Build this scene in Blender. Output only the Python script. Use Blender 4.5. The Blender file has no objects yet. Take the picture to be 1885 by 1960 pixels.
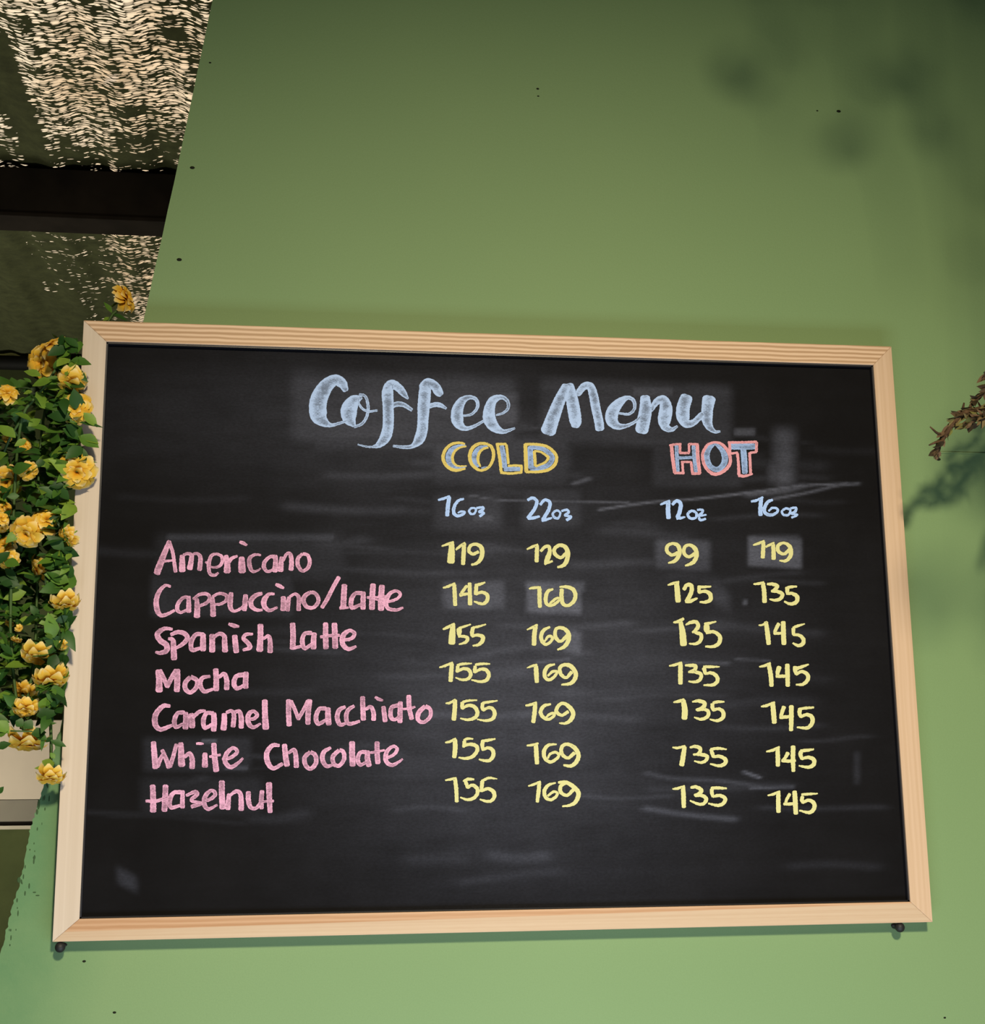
import bpy, bmesh, math, random
import numpy as np
from mathutils import Vector, Matrix

scene = bpy.context.scene
col = scene.collection
random.seed(7)

# ------------------------------------------------------------------ camera
F_PX, PW, PH = 2715.0966, 1885.0, 1960.0
RIGHT = Vector((0.99152011, -0.1294899, -0.01096501))
UP = Vector((-0.01583461, -0.20413219, 0.97881526))
FWD = Vector((0.128985, 0.97034139, 0.20445159))
Z0 = 1.55                      # height of the board's lower edge
T_FRAME = 0.022                # the frame stands this far off the wall
CAM = Vector((0.23993809, -1.47975947 - T_FRAME, Z0 + 0.12259276))
cd = bpy.data.cameras.new('camera')
cam = bpy.data.objects.new('camera', cd)
col.objects.link(cam)
cd.sensor_fit = 'HORIZONTAL'
cd.sensor_width = 36.0
cd.lens = F_PX / PW * 36.0
cd.clip_start = 0.01
cam.matrix_world = Matrix(((RIGHT.x, UP.x, -FWD.x, CAM.x), (RIGHT.y, UP.y, -FWD.y, CAM.y),
                           (RIGHT.z, UP.z, -FWD.z, CAM.z), (0, 0, 0, 1)))
scene.camera = cam


def on_y(u, v, Y):
    """point of the plane y = Y seen at photograph pixel (u, v)"""
    d = RIGHT * ((u - PW / 2) / F_PX) + UP * ((PH / 2 - v) / F_PX) + FWD
    return CAM + d * ((Y - CAM.y) / d.y)


def project(p):
    r = p - CAM
    d = r.dot(FWD)
    return PW / 2 + F_PX * r.dot(RIGHT) / d, PH / 2 - F_PX * r.dot(UP) / d


# ------------------------------------------------------------------ light
scene.view_settings.view_transform = 'Standard'
scene.view_settings.look = 'None'
scene.view_settings.gamma = 1.0
scene.view_settings.use_curve_mapping = False
scene.view_settings.exposure = 0.0

world = bpy.data.worlds.new('sky')
scene.world = world
world.use_nodes = True
wn, wl = world.node_tree.nodes, world.node_tree.links
bg = wn['Background']
wtc = wn.new('ShaderNodeTexCoord')
wnoi = wn.new('ShaderNodeTexNoise'); wnoi.inputs['Scale'].default_value = 14; wnoi.inputs['Detail'].default_value = 3
wramp = wn.new('ShaderNodeValToRGB')
wramp.color_ramp.elements[0].position = 0.27; wramp.color_ramp.elements[0].color = (0.50, 0.55, 0.58, 1)
wramp.color_ramp.elements[1].position = 0.33; wramp.color_ramp.elements[1].color = (0.80, 0.57, 0.34, 1)
e_ = wramp.color_ramp.elements.new(0.62); e_.color = (1.0, 0.80, 0.55, 1)
wl.new(wtc.outputs['Generated'], wnoi.inputs['Vector'])
wl.new(wnoi.outputs['Fac'], wramp.inputs['Fac'])
wl.new(wramp.outputs['Color'], bg.inputs['Color'])
bg.inputs['Strength'].default_value = 1.15


def area(name, loc, aim, sx, sy, power, colour, spread=180):
    l = bpy.data.lights.new(name, 'AREA')
    l.shape = 'RECTANGLE'; l.size = sx; l.size_y = sy
    l.energy = power; l.color = colour; l.spread = math.radians(spread)
    o = bpy.data.objects.new(name, l); col.objects.link(o)
    o.location = loc
    o.rotation_euler = (Vector(aim) - Vector(loc)).to_track_quat('-Z', 'Y').to_euler()
    return o


def spot(name, loc, aim, cone, blend, radius, power, colour):
    l = bpy.data.lights.new(name, 'SPOT')
    l.spot_size = math.radians(cone); l.spot_blend = blend; l.shadow_soft_size = radius
    l.energy = power; l.color = colour
    o = bpy.data.objects.new(name, l); col.objects.link(o)
    o.location = loc
    o.rotation_euler = (Vector(aim) - Vector(loc)).to_track_quat('-Z', 'Y').to_euler()
    return o


LAMP = Vector((0.55, -2.3, 2.75))
spot('shaded_ceiling_lamp', LAMP, (0.58, 0, 0.68), 92, 1.0, 0.10, 335, (1.0, 0.86, 0.60))
area('cool_low_fill', (0.50, -0.85, 0.95), (0.48, 0, 1.35), 1.1, 0.4, 12.5, (0.70, 0.82, 0.98))  # added cool fill low in front of the wall, no fixture behind it
area('patio_fill', (-1.4, 2.55, 1.3), (-1.0, 3.9, 2.6), 0.8, 0.8, 24, (1.0, 0.95, 0.78), 160)  # added fill that lifts the back wall and the far net
area('net_fill', (-1.3, 0.75, 0.9), (-0.75, 1.55, 3.4), 0.5, 0.5, 3.0, (1.0, 0.95, 0.75), 70)  # added fill from below, only to brighten the near part of the net


# ------------------------------------------------------------------ helpers
def lin(r, g, b):
    f = lambda c: c / 12.92 if c <= 0.04045 else ((c + 0.055) / 1.055) ** 2.4
    return (f(r / 255), f(g / 255), f(b / 255), 1)


class NT:
    def __init__(self, name):
        self.m = bpy.data.materials.new(name); self.m.use_nodes = True
        self.n, self.l = self.m.node_tree.nodes, self.m.node_tree.links
        self.p = self.n['Principled BSDF']; self.out = self.n['Material Output']

    def new(self, t, **kw):
        n = self.n.new(t)
        for k, v in kw.items(): setattr(n, k, v)
        return n

    def link(self, a, b): self.l.new(a, b)

    def coords(self, scale, which='Object', rot=(0, 0, 0)):
        t = self.new('ShaderNodeTexCoord'); mp = self.new('ShaderNodeMapping')
        mp.inputs['Scale'].default_value = scale; mp.inputs['Rotation'].default_value = rot
        self.link(t.outputs[which], mp.inputs['Vector'])
        return mp.outputs['Vector']

    def noise(self, vec, scale=1, detail=3, rough=0.5, dist=0):
        n = self.new('ShaderNodeTexNoise')
        for k, v in (('Scale', scale), ('Detail', detail), ('Roughness', rough), ('Distortion', dist)):
            n.inputs[k].default_value = v
        self.link(vec, n.inputs['Vector'])
        return n.outputs['Fac']

    def ramp(self, fac, *stops):
        r = self.new('ShaderNodeValToRGB'); e = r.color_ramp.elements
        while len(e) < len(stops): e.new(0.5)
        for k, (p, c) in zip(e, stops):
            k.position = p; k.color = c if len(c) == 4 else (*c, 1)
        self.link(fac, r.inputs['Fac'])
        return r.outputs['Color']

    def math(self, op, a, b=0.0, clamp=False):
        m = self.new('ShaderNodeMath', operation=op, use_clamp=clamp)
        for i, v in enumerate((a, b)):
            if isinstance(v, (int, float)): m.inputs[i].default_value = v
            else: self.link(v, m.inputs[i])
        return m.outputs[0]

    def mix(self, fac, a, b):
        m = self.new('ShaderNodeMix', data_type='RGBA')
        for i, v in ((0, fac), (6, a), (7, b)):
            if isinstance(v, (int, float)): m.inputs[i].default_value = v
            elif isinstance(v, tuple): m.inputs[i].default_value = v
            else: self.link(v, m.inputs[i])
        return m.outputs[2]

    def bump(self, h, strength, dist):
        b = self.new('ShaderNodeBump')
        b.inputs['Strength'].default_value = strength; b.inputs['Distance'].default_value = dist
        self.link(h, b.inputs['Height']); self.link(b.outputs['Normal'], self.p.inputs['Normal'])

    def set(self, colour=None, rough=0.6, spec=0.3):
        if colour is not None:
            if isinstance(colour, tuple): self.p.inputs['Base Color'].default_value = colour
            else: self.link(colour, self.p.inputs['Base Color'])
        self.p.inputs['Roughness'].default_value = rough
        self.p.inputs['Specular IOR Level'].default_value = spec
        return self


def plain(name, c, rough=0.6, spec=0.3, var=0.12, scale=40):
    t = NT(name)
    f = t.noise(t.coords((1, 1, 1)), scale, 3)
    d = tuple(x * (1 - var) for x in c[:3]) + (1,); b = tuple(min(1, x * (1 + var)) for x in c[:3]) + (1,)
    t.set(t.ramp(f, (0.3, d), (0.7, b)), rough, spec)
    return t.m


def link_obj(name, verts, faces, mat, parent=None, root=Vector((0, 0, 0)), smooth=False, kind=None):
    me = bpy.data.meshes.new(name)
    me.from_pydata([tuple(Vector(v) - root) for v in verts], [], faces)
    me.update()
    for m in (mat if isinstance(mat, (list, tuple)) else [mat]): me.materials.append(m)
    if smooth: me.polygons.foreach_set('use_smooth', [True] * len(me.polygons))
    o = bpy.data.objects.new(name, me); col.objects.link(o)
    if parent is not None: o.parent = parent
    else: o.location = root
    if kind: o['kind'] = kind
    return o


def thing(name, loc, label, cat, group=None):
    o = bpy.data.objects.new(name, None); col.objects.link(o)
    o.location = loc; o.empty_display_size = 0.02
    o['label'] = label; o['category'] = cat
    if group: o['group'] = group
    return o


class MB:
    """collects simple shapes into one mesh"""
    def __init__(s): s.v, s.f, s.mi = [], [], []

    def box(s, a, b, mi=0):
        k = len(s.v)
        for z in (a[2], b[2]):
            for y in (a[1], b[1]):
                for x in (a[0], b[0]): s.v.append(Vector((x, y, z)))
        for q in ((0, 2, 3, 1), (4, 5, 7, 6), (0, 1, 5, 4), (2, 6, 7, 3), (0, 4, 6, 2), (1, 3, 7, 5)):
            s.f.append([k + i for i in q]); s.mi.append(mi)
        return s

    def prism(s, pts, y0, y1, mi=0):
        """polygon in x,z extruded along y"""
        k, n = len(s.v), len(pts)
        for y in (y0, y1):
            for p in pts: s.v.append(Vector((p[0], y, p[1])))
        s.f.append(list(range(k, k + n))); s.f.append(list(range(k + 2 * n - 1, k + n - 1, -1)))
        for i in range(n):
            j = (i + 1) % n
            s.f.append([k + j, k + i, k + n + i, k + n + j])
        s.mi += [mi] * (n + 2)
        return s

    def tube(s, pts, radii, n=8, mi=0, cap=True):
        k = len(s.v); pts = [Vector(p) for p in pts]
        if not isinstance(radii, (list, tuple)): radii = [radii] * len(pts)
        ref = Vector((0.31, 0.52, 0.79))
        for i, p in enumerate(pts):
            t = (pts[min(i + 1, len(pts) - 1)] - pts[max(i - 1, 0)]).normalized()
            a = t.cross(ref).normalized(); b = t.cross(a)
            for q in range(n):
                w = 2 * math.pi * q / n
                s.v.append(p + (a * math.cos(w) + b * math.sin(w)) * radii[i])
        for i in range(len(pts) - 1):
            for q in range(n):
                r = (q + 1) % n
                s.f.append([k + i * n + q, k + i * n + r, k + (i + 1) * n + r, k + (i + 1) * n + q]); s.mi.append(mi)
        if cap:
            s.f.append(list(range(k + n - 1, k - 1, -1))); s.mi.append(mi)
            e = k + (len(pts) - 1) * n
            s.f.append(list(range(e, e + n))); s.mi.append(mi)
        return s

    def ball(s, c, r, sq=(1, 1, 1), nu=12, nv=8, mi=0):
        k = len(s.v); c = Vector(c)
        for i in range(nv + 1):
            th = math.pi * i / nv
            for j in range(nu):
                ph = 2 * math.pi * j / nu
                s.v.append(c + Vector((r * sq[0] * math.sin(th) * math.cos(ph), r * sq[1] * math.sin(th) * math.sin(ph), r * sq[2] * math.cos(th))))
        for i in range(nv):
            for j in range(nu):
                m = (j + 1) % nu
                s.f.append([k + i * nu + j, k + (i + 1) * nu + j, k + (i + 1) * nu + m, k + i * nu + m]); s.mi.append(mi)
        return s

    def build(s, name, mat, parent=None, root=Vector((0, 0, 0)), smooth=False, kind=None, bevel=0):
        o = link_obj(name, s.v, s.f, mat, parent, root, smooth, kind)
        if any(s.mi): o.data.polygons.foreach_set('material_index', s.mi)
        if bevel:
            b = o.modifiers.new('bevel', 'BEVEL'); b.width = bevel; b.segments = 2; b.limit_method = 'ANGLE'
        return o


def crom(pts, step):
    """Catmull-Rom resampling of points with any number of components"""
    P = [np.array(p, float) for p in pts]
    if len(P) == 2: P = [P[0], (P[0] + P[1]) / 2, P[1]]
    E = [2 * P[0] - P[1]] + P + [2 * P[-1] - P[-2]]
    out = []
    for i in range(1, len(E) - 2):
        a, b, c, d = E[i - 1:i + 3]
        n = max(2, int(np.linalg.norm((c - b)[:2]) / step))
        for k in range(n):
            t = k / n
            out.append(0.5 * (2 * b + (c - a) * t + (2 * a - 5 * b + 4 * c - d) * t * t + (3 * b - 3 * c + d - a) * t ** 3))
    out.append(P[-1])
    return out


# ------------------------------------------------------------------ setting
def wall_paint():
    t = NT('green_wall_paint')
    v = t.coords((1, 1, 1))
    big = t.noise(v, 2.3, 3, 0.55)
    c = t.ramp(big, (0.3, (0.166, 0.262, 0.116)), (0.7, (0.182, 0.280, 0.125)))
    fine = t.noise(v, 650, 2, 0.7)
    c2 = t.mix(t.math('MULTIPLY', fine, 0.55), c, (0.125, 0.20, 0.085, 1))
    # blotchy stain along the chipped lower left edge; its green paints weaker warm light
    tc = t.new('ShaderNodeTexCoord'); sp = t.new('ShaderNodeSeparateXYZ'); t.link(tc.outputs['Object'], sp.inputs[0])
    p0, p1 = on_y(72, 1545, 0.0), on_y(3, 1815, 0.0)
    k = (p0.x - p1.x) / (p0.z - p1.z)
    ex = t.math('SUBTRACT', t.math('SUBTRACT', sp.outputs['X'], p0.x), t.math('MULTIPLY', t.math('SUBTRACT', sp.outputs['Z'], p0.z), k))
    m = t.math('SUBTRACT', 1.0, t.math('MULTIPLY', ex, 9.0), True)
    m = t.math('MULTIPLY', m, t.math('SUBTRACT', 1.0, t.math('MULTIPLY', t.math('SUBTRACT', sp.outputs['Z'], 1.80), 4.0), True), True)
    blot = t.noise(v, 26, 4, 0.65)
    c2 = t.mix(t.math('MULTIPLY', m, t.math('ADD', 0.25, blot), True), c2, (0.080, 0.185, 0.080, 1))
    t.set(c2, 0.62, 0.25)
    t.bump(t.noise(v, 260, 3, 0.6), 0.25, 0.0006)
    return t.m


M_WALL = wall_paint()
M_HOLE = plain('dark_hole', (0.012, 0.014, 0.008, 1), 0.9, 0.1)

# free left edge of the green wall: measured points on the wall's face
edge_px = [(407, 0), (390, 80), (369, 180), (344, 300), (322, 400), (300, 500), (275, 612), (240, 780),
           (205, 960), (170, 1130), (134, 1310), (113, 1400), (92, 1480), (70, 1545), (55, 1600), (40, 1680), (22, 1745), (3, 1815)]
edge = [on_y(u, v, 0.0) for u, v in edge_px]
top_dir = (edge[0] - edge[3]).normalized(); bot_dir = (edge[-1] - edge[-6]).normalized()
ROOF = 3.42
pts = [(p.x, p.z) for p in edge]
tz = edge[0] + top_dir * ((ROOF - 0.02 - edge[0].z) / top_dir.z)
bz = edge[-1] + bot_dir * ((0.0 - edge[-1].z) / bot_dir.z)
rough_edge = []
for i in range(len(pts) - 1):          # the plaster edge is chipped towards the bottom
    a, b = Vector(pts[i]), Vector(pts[i + 1])
    n = 12 if edge_px[i][1] > 1380 else 2
    for k in range(n):
        p = a.lerp(b, k / n)
        j = 0.0012 if edge_px[i][1] > 1380 else 0.0003
        rough_edge.append((p.x + random.uniform(-j, j), p.y))
rough_edge.append(pts[-1])
poly = [(tz.x, tz.z)] + rough_edge + [(bz.x, bz.z), (3.0, 0.0), (3.0, ROOF - 0.02)]
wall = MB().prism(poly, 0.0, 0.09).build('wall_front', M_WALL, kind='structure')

# small nail holes and paint chips in the wall
for (u, v, r) in ((1029, 170, 2.6), (1030, 184, 2.0), (1605, 213, 4.0), (1564, 212, 2.0), (368, 321, 4.0), (343, 497, 4.2), (402, 120, 2.2),
                  (161, 1840, 2.6), (150, 1707, 2.4), (219, 1938, 2.6), (1808, 1948, 2.2), (1796, 879, 4.0)):
    p = on_y(u, v, 0.0)
    rr = r * 1.5 / F_PX
    MB().ball(p, rr, (1.25, 0.25, 0.8), 10, 6).build('nail_hole', M_HOLE, wall, smooth=True)
# chipped, dark marks along the plaster edge
mb = MB()
for k in range(38):
    v = random.uniform(1440, 1830)
    i = max(j for j in range(len(edge_px)) if edge_px[j][1] <= v)
    i = min(i, len(edge_px) - 2)
    (u0, v0), (u1, v1) = edge_px[i], edge_px[i + 1]
    u = u0 + (u1 - u0) * (v - v0) / (v1 - v0) + random.choice((4, 7, 10, 14, 18)) + random.uniform(-2, 3)
    mb.ball(on_y(u, v, 0.0), random.uniform(0.8, 1.9) * 1.5 / F_PX, (0.8, 0.15, random.uniform(1.0, 3.6)), 7, 5)
for (u, v, a, b) in ((36, 1684, 3.2, 5), (74, 1540, 2.4, 9), (71, 1554, 2.2, 5), (66, 1708, 3, 1.3), (72, 1714, 3.5, 1.2)):
    mb.ball(on_y(u, v, 0.0), 1.5 / F_PX, (a, 0.4, b), 8, 6)
mb.build('paint_chip', plain('chip_green', (0.045, 0.085, 0.036, 1), 0.9, 0.1), wall, smooth=True)
# a raised horizontal joint in the wall, running out to the right
a, b = on_y(1797, 866, 0.0), on_y(1885, 866, 0.0)
MB().box((a.x, -0.0009, a.z - 0.0012), (2.6, 0.001, a.z + 0.0006)).build('wall_joint', M_WALL, wall)

M_DARK = plain('dark_plaster', (0.045, 0.05, 0.04, 1), 0.9, 0.1)
M_FLOOR = plain('concrete_floor', (0.16, 0.15, 0.13, 1), 0.85, 0.2)
MB().box((-4.0, -5.0, -0.1), (3.2, 4.3, 0.0)).build('floor', M_FLOOR, kind='structure')
MB().box((-4.0, -5.0, ROOF), (3.2, 0.09, ROOF + 0.1)).build('ceiling', M_DARK, kind='structure')
MB().box((-4.1, -5.0, 0.0), (-4.0, 4.3, ROOF)).build('wall_left', M_DARK, kind='structure')
MB().box((3.0, -5.0, 0.0), (3.1, 4.3, ROOF)).build('wall_right', M_DARK, kind='structure')
MB().box((-4.0, -5.1, 0.0), (3.0, -5.0, ROOF)).build('wall_rear', M_DARK, kind='structure')


def green_cloth():
    t = NT('dark_green_cloth')
    v = t.coords((1, 1, 1))
    f = t.noise(v, 3.0, 5, 0.65)
    c = t.ramp(f, (0.3, (0.045, 0.056, 0.022)), (0.7, (0.075, 0.090, 0.034)))
    t.set(c, 0.9, 0.1)
    t.bump(t.noise(t.coords((300, 300, 300)), 1, 2), 0.4, 0.001)
    return t.m


M_CLOTH = green_cloth()
MB().box((-4.0, 4.0, 0.0), (3.0, 4.1, ROOF + 0.12)).build('wall_back', M_CLOTH, kind='structure')


# shade net overhead: woven strips with gaps that let the bright sky through
def net_material():
    t = NT('shade_net_weave')
    at = t.new('ShaderNodeAttribute', attribute_name='open')
    v0 = t.coords((1, 1, 1))
    warp = t.new('ShaderNodeTexNoise'); warp.inputs['Scale'].default_value = 9; warp.inputs['Detail'].default_value = 2
    t.link(v0, warp.inputs['Vector'])
    ad = t.new('ShaderNodeVectorMath', operation='MULTIPLY_ADD')
    t.link(warp.outputs['Color'], ad.inputs[0]); ad.inputs[1].default_value = (0.02, 0.010, 0.0); t.link(v0, ad.inputs[2])
    mp = t.new('ShaderNodeMapping'); mp.inputs['Scale'].default_value = (46, 150, 1)
    t.link(ad.outputs[0], mp.inputs['Vector'])
    vo = t.new('ShaderNodeTexVoronoi'); vo.inputs['Scale'].default_value = 1.0; vo.inputs['Randomness'].default_value = 1.0
    vo.voronoi_dimensions = '2D'
    t.link(mp.outputs['Vector'], vo.inputs['Vector'])
    sep = t.new('ShaderNodeSeparateColor'); t.link(vo.outputs['Color'], sep.inputs[0])
    # pleats: long folds running away from the wall, and slack patches
    pleat = t.noise(t.coords((13, 1.6, 1), rot=(0, 0, 0.25)), 1, 3, 0.6)
    patch = t.noise(t.coords((9, 22, 1)), 1, 4, 0.65)
    o = t.math('ADD', at.outputs['Fac'], t.math('MULTIPLY', t.math('SUBTRACT', pleat, 0.5), 1.5))
    o = t.math('ADD', o, t.math('MULTIPLY', t.math('SUBTRACT', patch, 0.5), 2.2))
    o = t.math('MULTIPLY', o, t.math('GREATER_THAN', at.outputs['Fac'], 0.012), True)
    # cell opens when its random number is below the openness; opening radius grows with it
    isopen = t.math('LESS_THAN', sep.outputs[0], o)
    rad = t.math('ADD', t.math('MULTIPLY', sep.outputs[1], 0.22), t.math('ADD', 0.27, t.math('MULTIPLY', o, 0.18)))
    soft = t.math('MULTIPLY', t.math('SUBTRACT', rad, vo.outputs['Distance']), 8.0, True)
    hole = t.math('MULTIPLY', t.math('MULTIPLY', isopen, soft), t.math('ADD', 0.35, t.math('MULTIPLY', sep.outputs[2], 0.95)), True)
    t.set(t.ramp(t.noise(v0, 25, 4, 0.7), (0.3, (0.055, 0.060, 0.030)), (0.7, (0.095, 0.105, 0.048))), 0.85, 0.15)
    tr = t.new('ShaderNodeBsdfTransparent'); ms = t.new('ShaderNodeMixShader')
    t.link(hole, ms.inputs[0]); t.link(t.p.outputs[0], ms.inputs[1]); t.link(tr.outputs[0], ms.inputs[2])
    t.link(ms.outputs[0], t.out.inputs['Surface'])
    return t.m


def openness(u, v):
    """how loose the weave is, by where on the net the point lies"""
    o = 0.0
    if v < 345:
        o = 0.74 - 0.24 * max(0, v - 150) / 190
        if v > 240: o -= 0.58 * (v - 250) / 90
        s = u - (4 + 0.36 * (v - 90))           # the double-folded dark strip
        if -26 < s + 8 < 22 and v > 60: o = 0.0
        elif s <= -34: o = 0.34 - 0.001 * max(0, v - 150)
    else:
        s = u - (195 + 0.35 * (v - 440))
        if s > 0: o = 0.50
        elif s > -90: o = 0.10
        elif s > -150 and v < 560: o = 0.035
        if v > 620: o = min(o, 0.10)
    return max(0.0, o)


nx, ny = 230, 300
xs = np.linspace(-2.6, 0.9, nx); ys = np.linspace(0.05, 3.99, ny)
nv, nf, no = [], [], []
for j, y in enumerate(ys):
    for i, x in enumerate(xs):
        z = ROOF + 0.006 + 0.007 * math.sin(x * 31 + y * 3.0) + 0.004 * math.sin(x * 73 - y * 5)
        p = Vector((x, y, z)); nv.append(p)
        u, v = project(p)
        no.append(openness(u, v) if -60 < u < 420 else (0.3 if u <= -60 and v < 345 else 0.0))
for j in range(ny - 1):
    for i in range(nx - 1):
        k = j * nx + i
        nf.append([k, k + 1, k + nx + 1, k + nx])
net = link_obj('shade_net', nv, nf, net_material(), smooth=True)
at = net.data.attributes.new('open', 'FLOAT', 'POINT'); at.data.foreach_set('value', no)
net['label'] = 'dark green woven shade net stretched overhead, bright light glinting through its gaps'
net['category'] = 'shade net'
# solid dark sheets beside the visible net, closing the roof
MB().box((-4.0, 0.09, ROOF + 0.03), (-2.6, 4.0, ROOF + 0.08)).build('ceiling_patio', M_DARK, kind='structure')
MB().box((0.9, 0.09, ROOF + 0.03), (3.0, 4.0, ROOF + 0.08)).build('ceiling_store', M_DARK, kind='structure')

# ---- dark beam below the net
M_BEAM = plain('dark_painted_steel', (0.019, 0.0145, 0.0115, 1), 0.8, 0.15, 0.3, 12)
yb = CAM.y + 3.75
bm_lo = CAM.z + 3.75 * 0.4245
beam = MB()
beam.box((-3.9, yb, bm_lo), (2.9, yb + 0.10, ROOF - 0.012))
beam.box((-3.9, yb - 0.006, bm_lo - 0.002), (2.9, yb + 0.10, bm_lo + 0.010))
b_ = beam.build('roof_beam', M_BEAM, bevel=0.002)
b_['label'] = 'thick dark brown roof beam crossing under the shade net'; b_['category'] = 'beam'

# ---- dark rail and pale fascia on the back wall
pA = on_y(40, 692, 3.93)
r_ = MB().tube([(-3.9, 3.95, pA.z), (2.9, 3.95, pA.z)], 0.028, 12).build('curtain_rail', plain('dark_rail', (0.006, 0.006, 0.005, 1), 0.7, 0.2), smooth=True)
r_['label'] = 'thin dark rail along the top of the green back wall, left of the yellow flowers'; r_['category'] = 'rail'
fb = thing('fascia_board', (-1.9, 3.98, on_y(40, 1590, 3.9).z), 'pale beige board with its lower face painted as shaded grey, low on the left behind the flowers', 'board')
fr = fb.location.copy()


def zz(v, y=3.9): return on_y(60, v, y).z


MB().box((-3.6, 3.90, zz(1530)), (0.6, 3.9995, zz(1378))).build('front_panel', plain('beige_board', lin(182, 168, 152), 0.6, 0.3, 0.05, 6), fb, fr, bevel=0.004)
MB().box((-3.6, 3.93, zz(1572, 3.93)), (0.6, 3.9995, zz(1531, 3.93))).build('lower_strip', plain('shaded_beige', lin(112, 106, 94), 0.6, 0.3, 0.08, 8), fb, fr)  # lower face of the board, its shade put into the grey
MB().box((-3.6, 3.97, zz(1580, 3.97)), (0.6, 3.9995, zz(1572, 3.97))).build('dark_gap', M_BEAM, fb, fr)
MB().box((-3.6, 3.92, zz(1587, 3.92)), (0.6, 3.9995, zz(1580, 3.92))).build('ledge', plain('pale_ledge', lin(160, 150, 132), 0.5, 0.4, 0.05, 8), fb, fr)

# ------------------------------------------------------------------ the blackboard
YF = -T_FRAME                  # front of the frame
YP = -0.0135                   # face of the writing panel
W, H = 0.9, 0.63582
inn = [on_y(u, v, YF) for u, v in ((205, 655), (1672, 697), (1742, 1727), (150, 1758))]
xl = (inn[0].x + inn[3].x) / 2; xr = (inn[1].x + inn[2].x) / 2
zt = (inn[0].z + inn[1].z) / 2; zb = (inn[2].z + inn[3].z) / 2
board = thing('chalkboard', (W / 2, -0.011, Z0), 'blackboard in a pale wooden frame with a chalked coffee menu, on the green wall', 'chalkboard')
BR = board.location.copy()


def wood(name, along, light, dark, stripes, contrast, split=None):
    t = NT(name)
    sx = (2.0, 60, stripes) if along == 'x' else (stripes, 60, 2.0)
    v = t.coords(sx)
    g = t.noise(v, 1.0, 4, 0.6, 0.35)
    w = t.new('ShaderNodeTexWave', wave_type='BANDS', bands_direction='Z' if along == 'x' else 'X')
    sv = t.coords((0.35, 1, 1) if along == 'x' else (1, 1, 0.35))
    w.inputs['Scale'].default_value = 62; w.inputs['Distortion'].default_value = 2.2
    w.inputs['Detail'].default_value = 2; w.inputs['Detail Scale'].default_value = 0.8
    t.link(sv, w.inputs['Vector'])
    f = t.math('ADD', t.math('MULTIPLY', g, 1 - contrast), t.math('MULTIPLY', w.outputs['Fac'], contrast))
    c = t.ramp(f, (0.25, light), (0.75, dark))
    if split:                                   # a band of darker heartwood along one side, drifting across the rail
        tc = t.new('ShaderNodeTexCoord'); sp = t.new('ShaderNodeSeparateXYZ'); t.link(tc.outputs['Object'], sp.inputs[0])
        line = t.math('ADD', t.math('MULTIPLY', sp.outputs['X'], split[0]), split[1])
        k = t.math('MULTIPLY', t.math('SUBTRACT', sp.outputs['Z'], line), 900, False)
        k = t.math('ADD', k, 0.5, True)
        c = t.mix(k, t.ramp(g, (0.2, split[2]), (0.8, split[3])), c)
    fl = t.noise(t.coords((500, 500, 60) if along != 'x' else (60, 500, 500)), 1, 2)
    c = t.mix(t.math('MULTIPLY', fl, 0.16), c, dark)
    t.set(c, 0.55, 0.3)
    t.bump(g, 0.08, 0.0005)
    return t.m


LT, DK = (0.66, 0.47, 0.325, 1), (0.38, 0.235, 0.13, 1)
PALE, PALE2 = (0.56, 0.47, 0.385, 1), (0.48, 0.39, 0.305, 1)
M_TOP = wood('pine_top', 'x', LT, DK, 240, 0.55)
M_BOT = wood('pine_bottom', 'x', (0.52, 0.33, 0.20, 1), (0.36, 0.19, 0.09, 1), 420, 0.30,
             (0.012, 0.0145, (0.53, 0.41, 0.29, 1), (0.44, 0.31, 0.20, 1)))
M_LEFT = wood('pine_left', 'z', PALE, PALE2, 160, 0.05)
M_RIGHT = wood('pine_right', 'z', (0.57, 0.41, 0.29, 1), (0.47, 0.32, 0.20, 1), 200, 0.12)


def rail(name, a, b, c, d, mat):
    o = MB().prism([a, b, c, d], YF, 0.0 - 0.0005).build(name, mat, board, BR)
    bv = o.modifiers.new('bevel', 'BEVEL'); bv.width = 0.0005; bv.segments = 2; bv.limit_method = 'ANGLE'
    return o


G = 0.00002
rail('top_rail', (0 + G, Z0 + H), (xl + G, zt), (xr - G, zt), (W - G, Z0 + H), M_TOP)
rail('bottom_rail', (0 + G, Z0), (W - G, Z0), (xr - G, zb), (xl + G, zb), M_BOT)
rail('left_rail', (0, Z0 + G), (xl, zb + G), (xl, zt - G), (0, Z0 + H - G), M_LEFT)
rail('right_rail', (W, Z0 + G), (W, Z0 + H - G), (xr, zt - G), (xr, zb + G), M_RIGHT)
# black lip lining the inside of the frame
lip = MB(); e = 0.0016
lip.box((xl - 0.001, YP - 0.006, zb), (xl + e, YP + 0.002, zt)); lip.box((xr - e, YP - 0.006, zb), (xr + 0.001, YP + 0.002, zt))
lip.box((xl, YP - 0.006, zt - e), (xr, YP + 0.002, zt + 0.001)); lip.box((xl, YP - 0.006, zb - 0.001), (xr, YP + 0.002, zb + e))
lip.build('frame_lip', plain('black_lip', (0.012, 0.012, 0.016, 1), 0.4, 0.4), board, BR)


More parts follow.
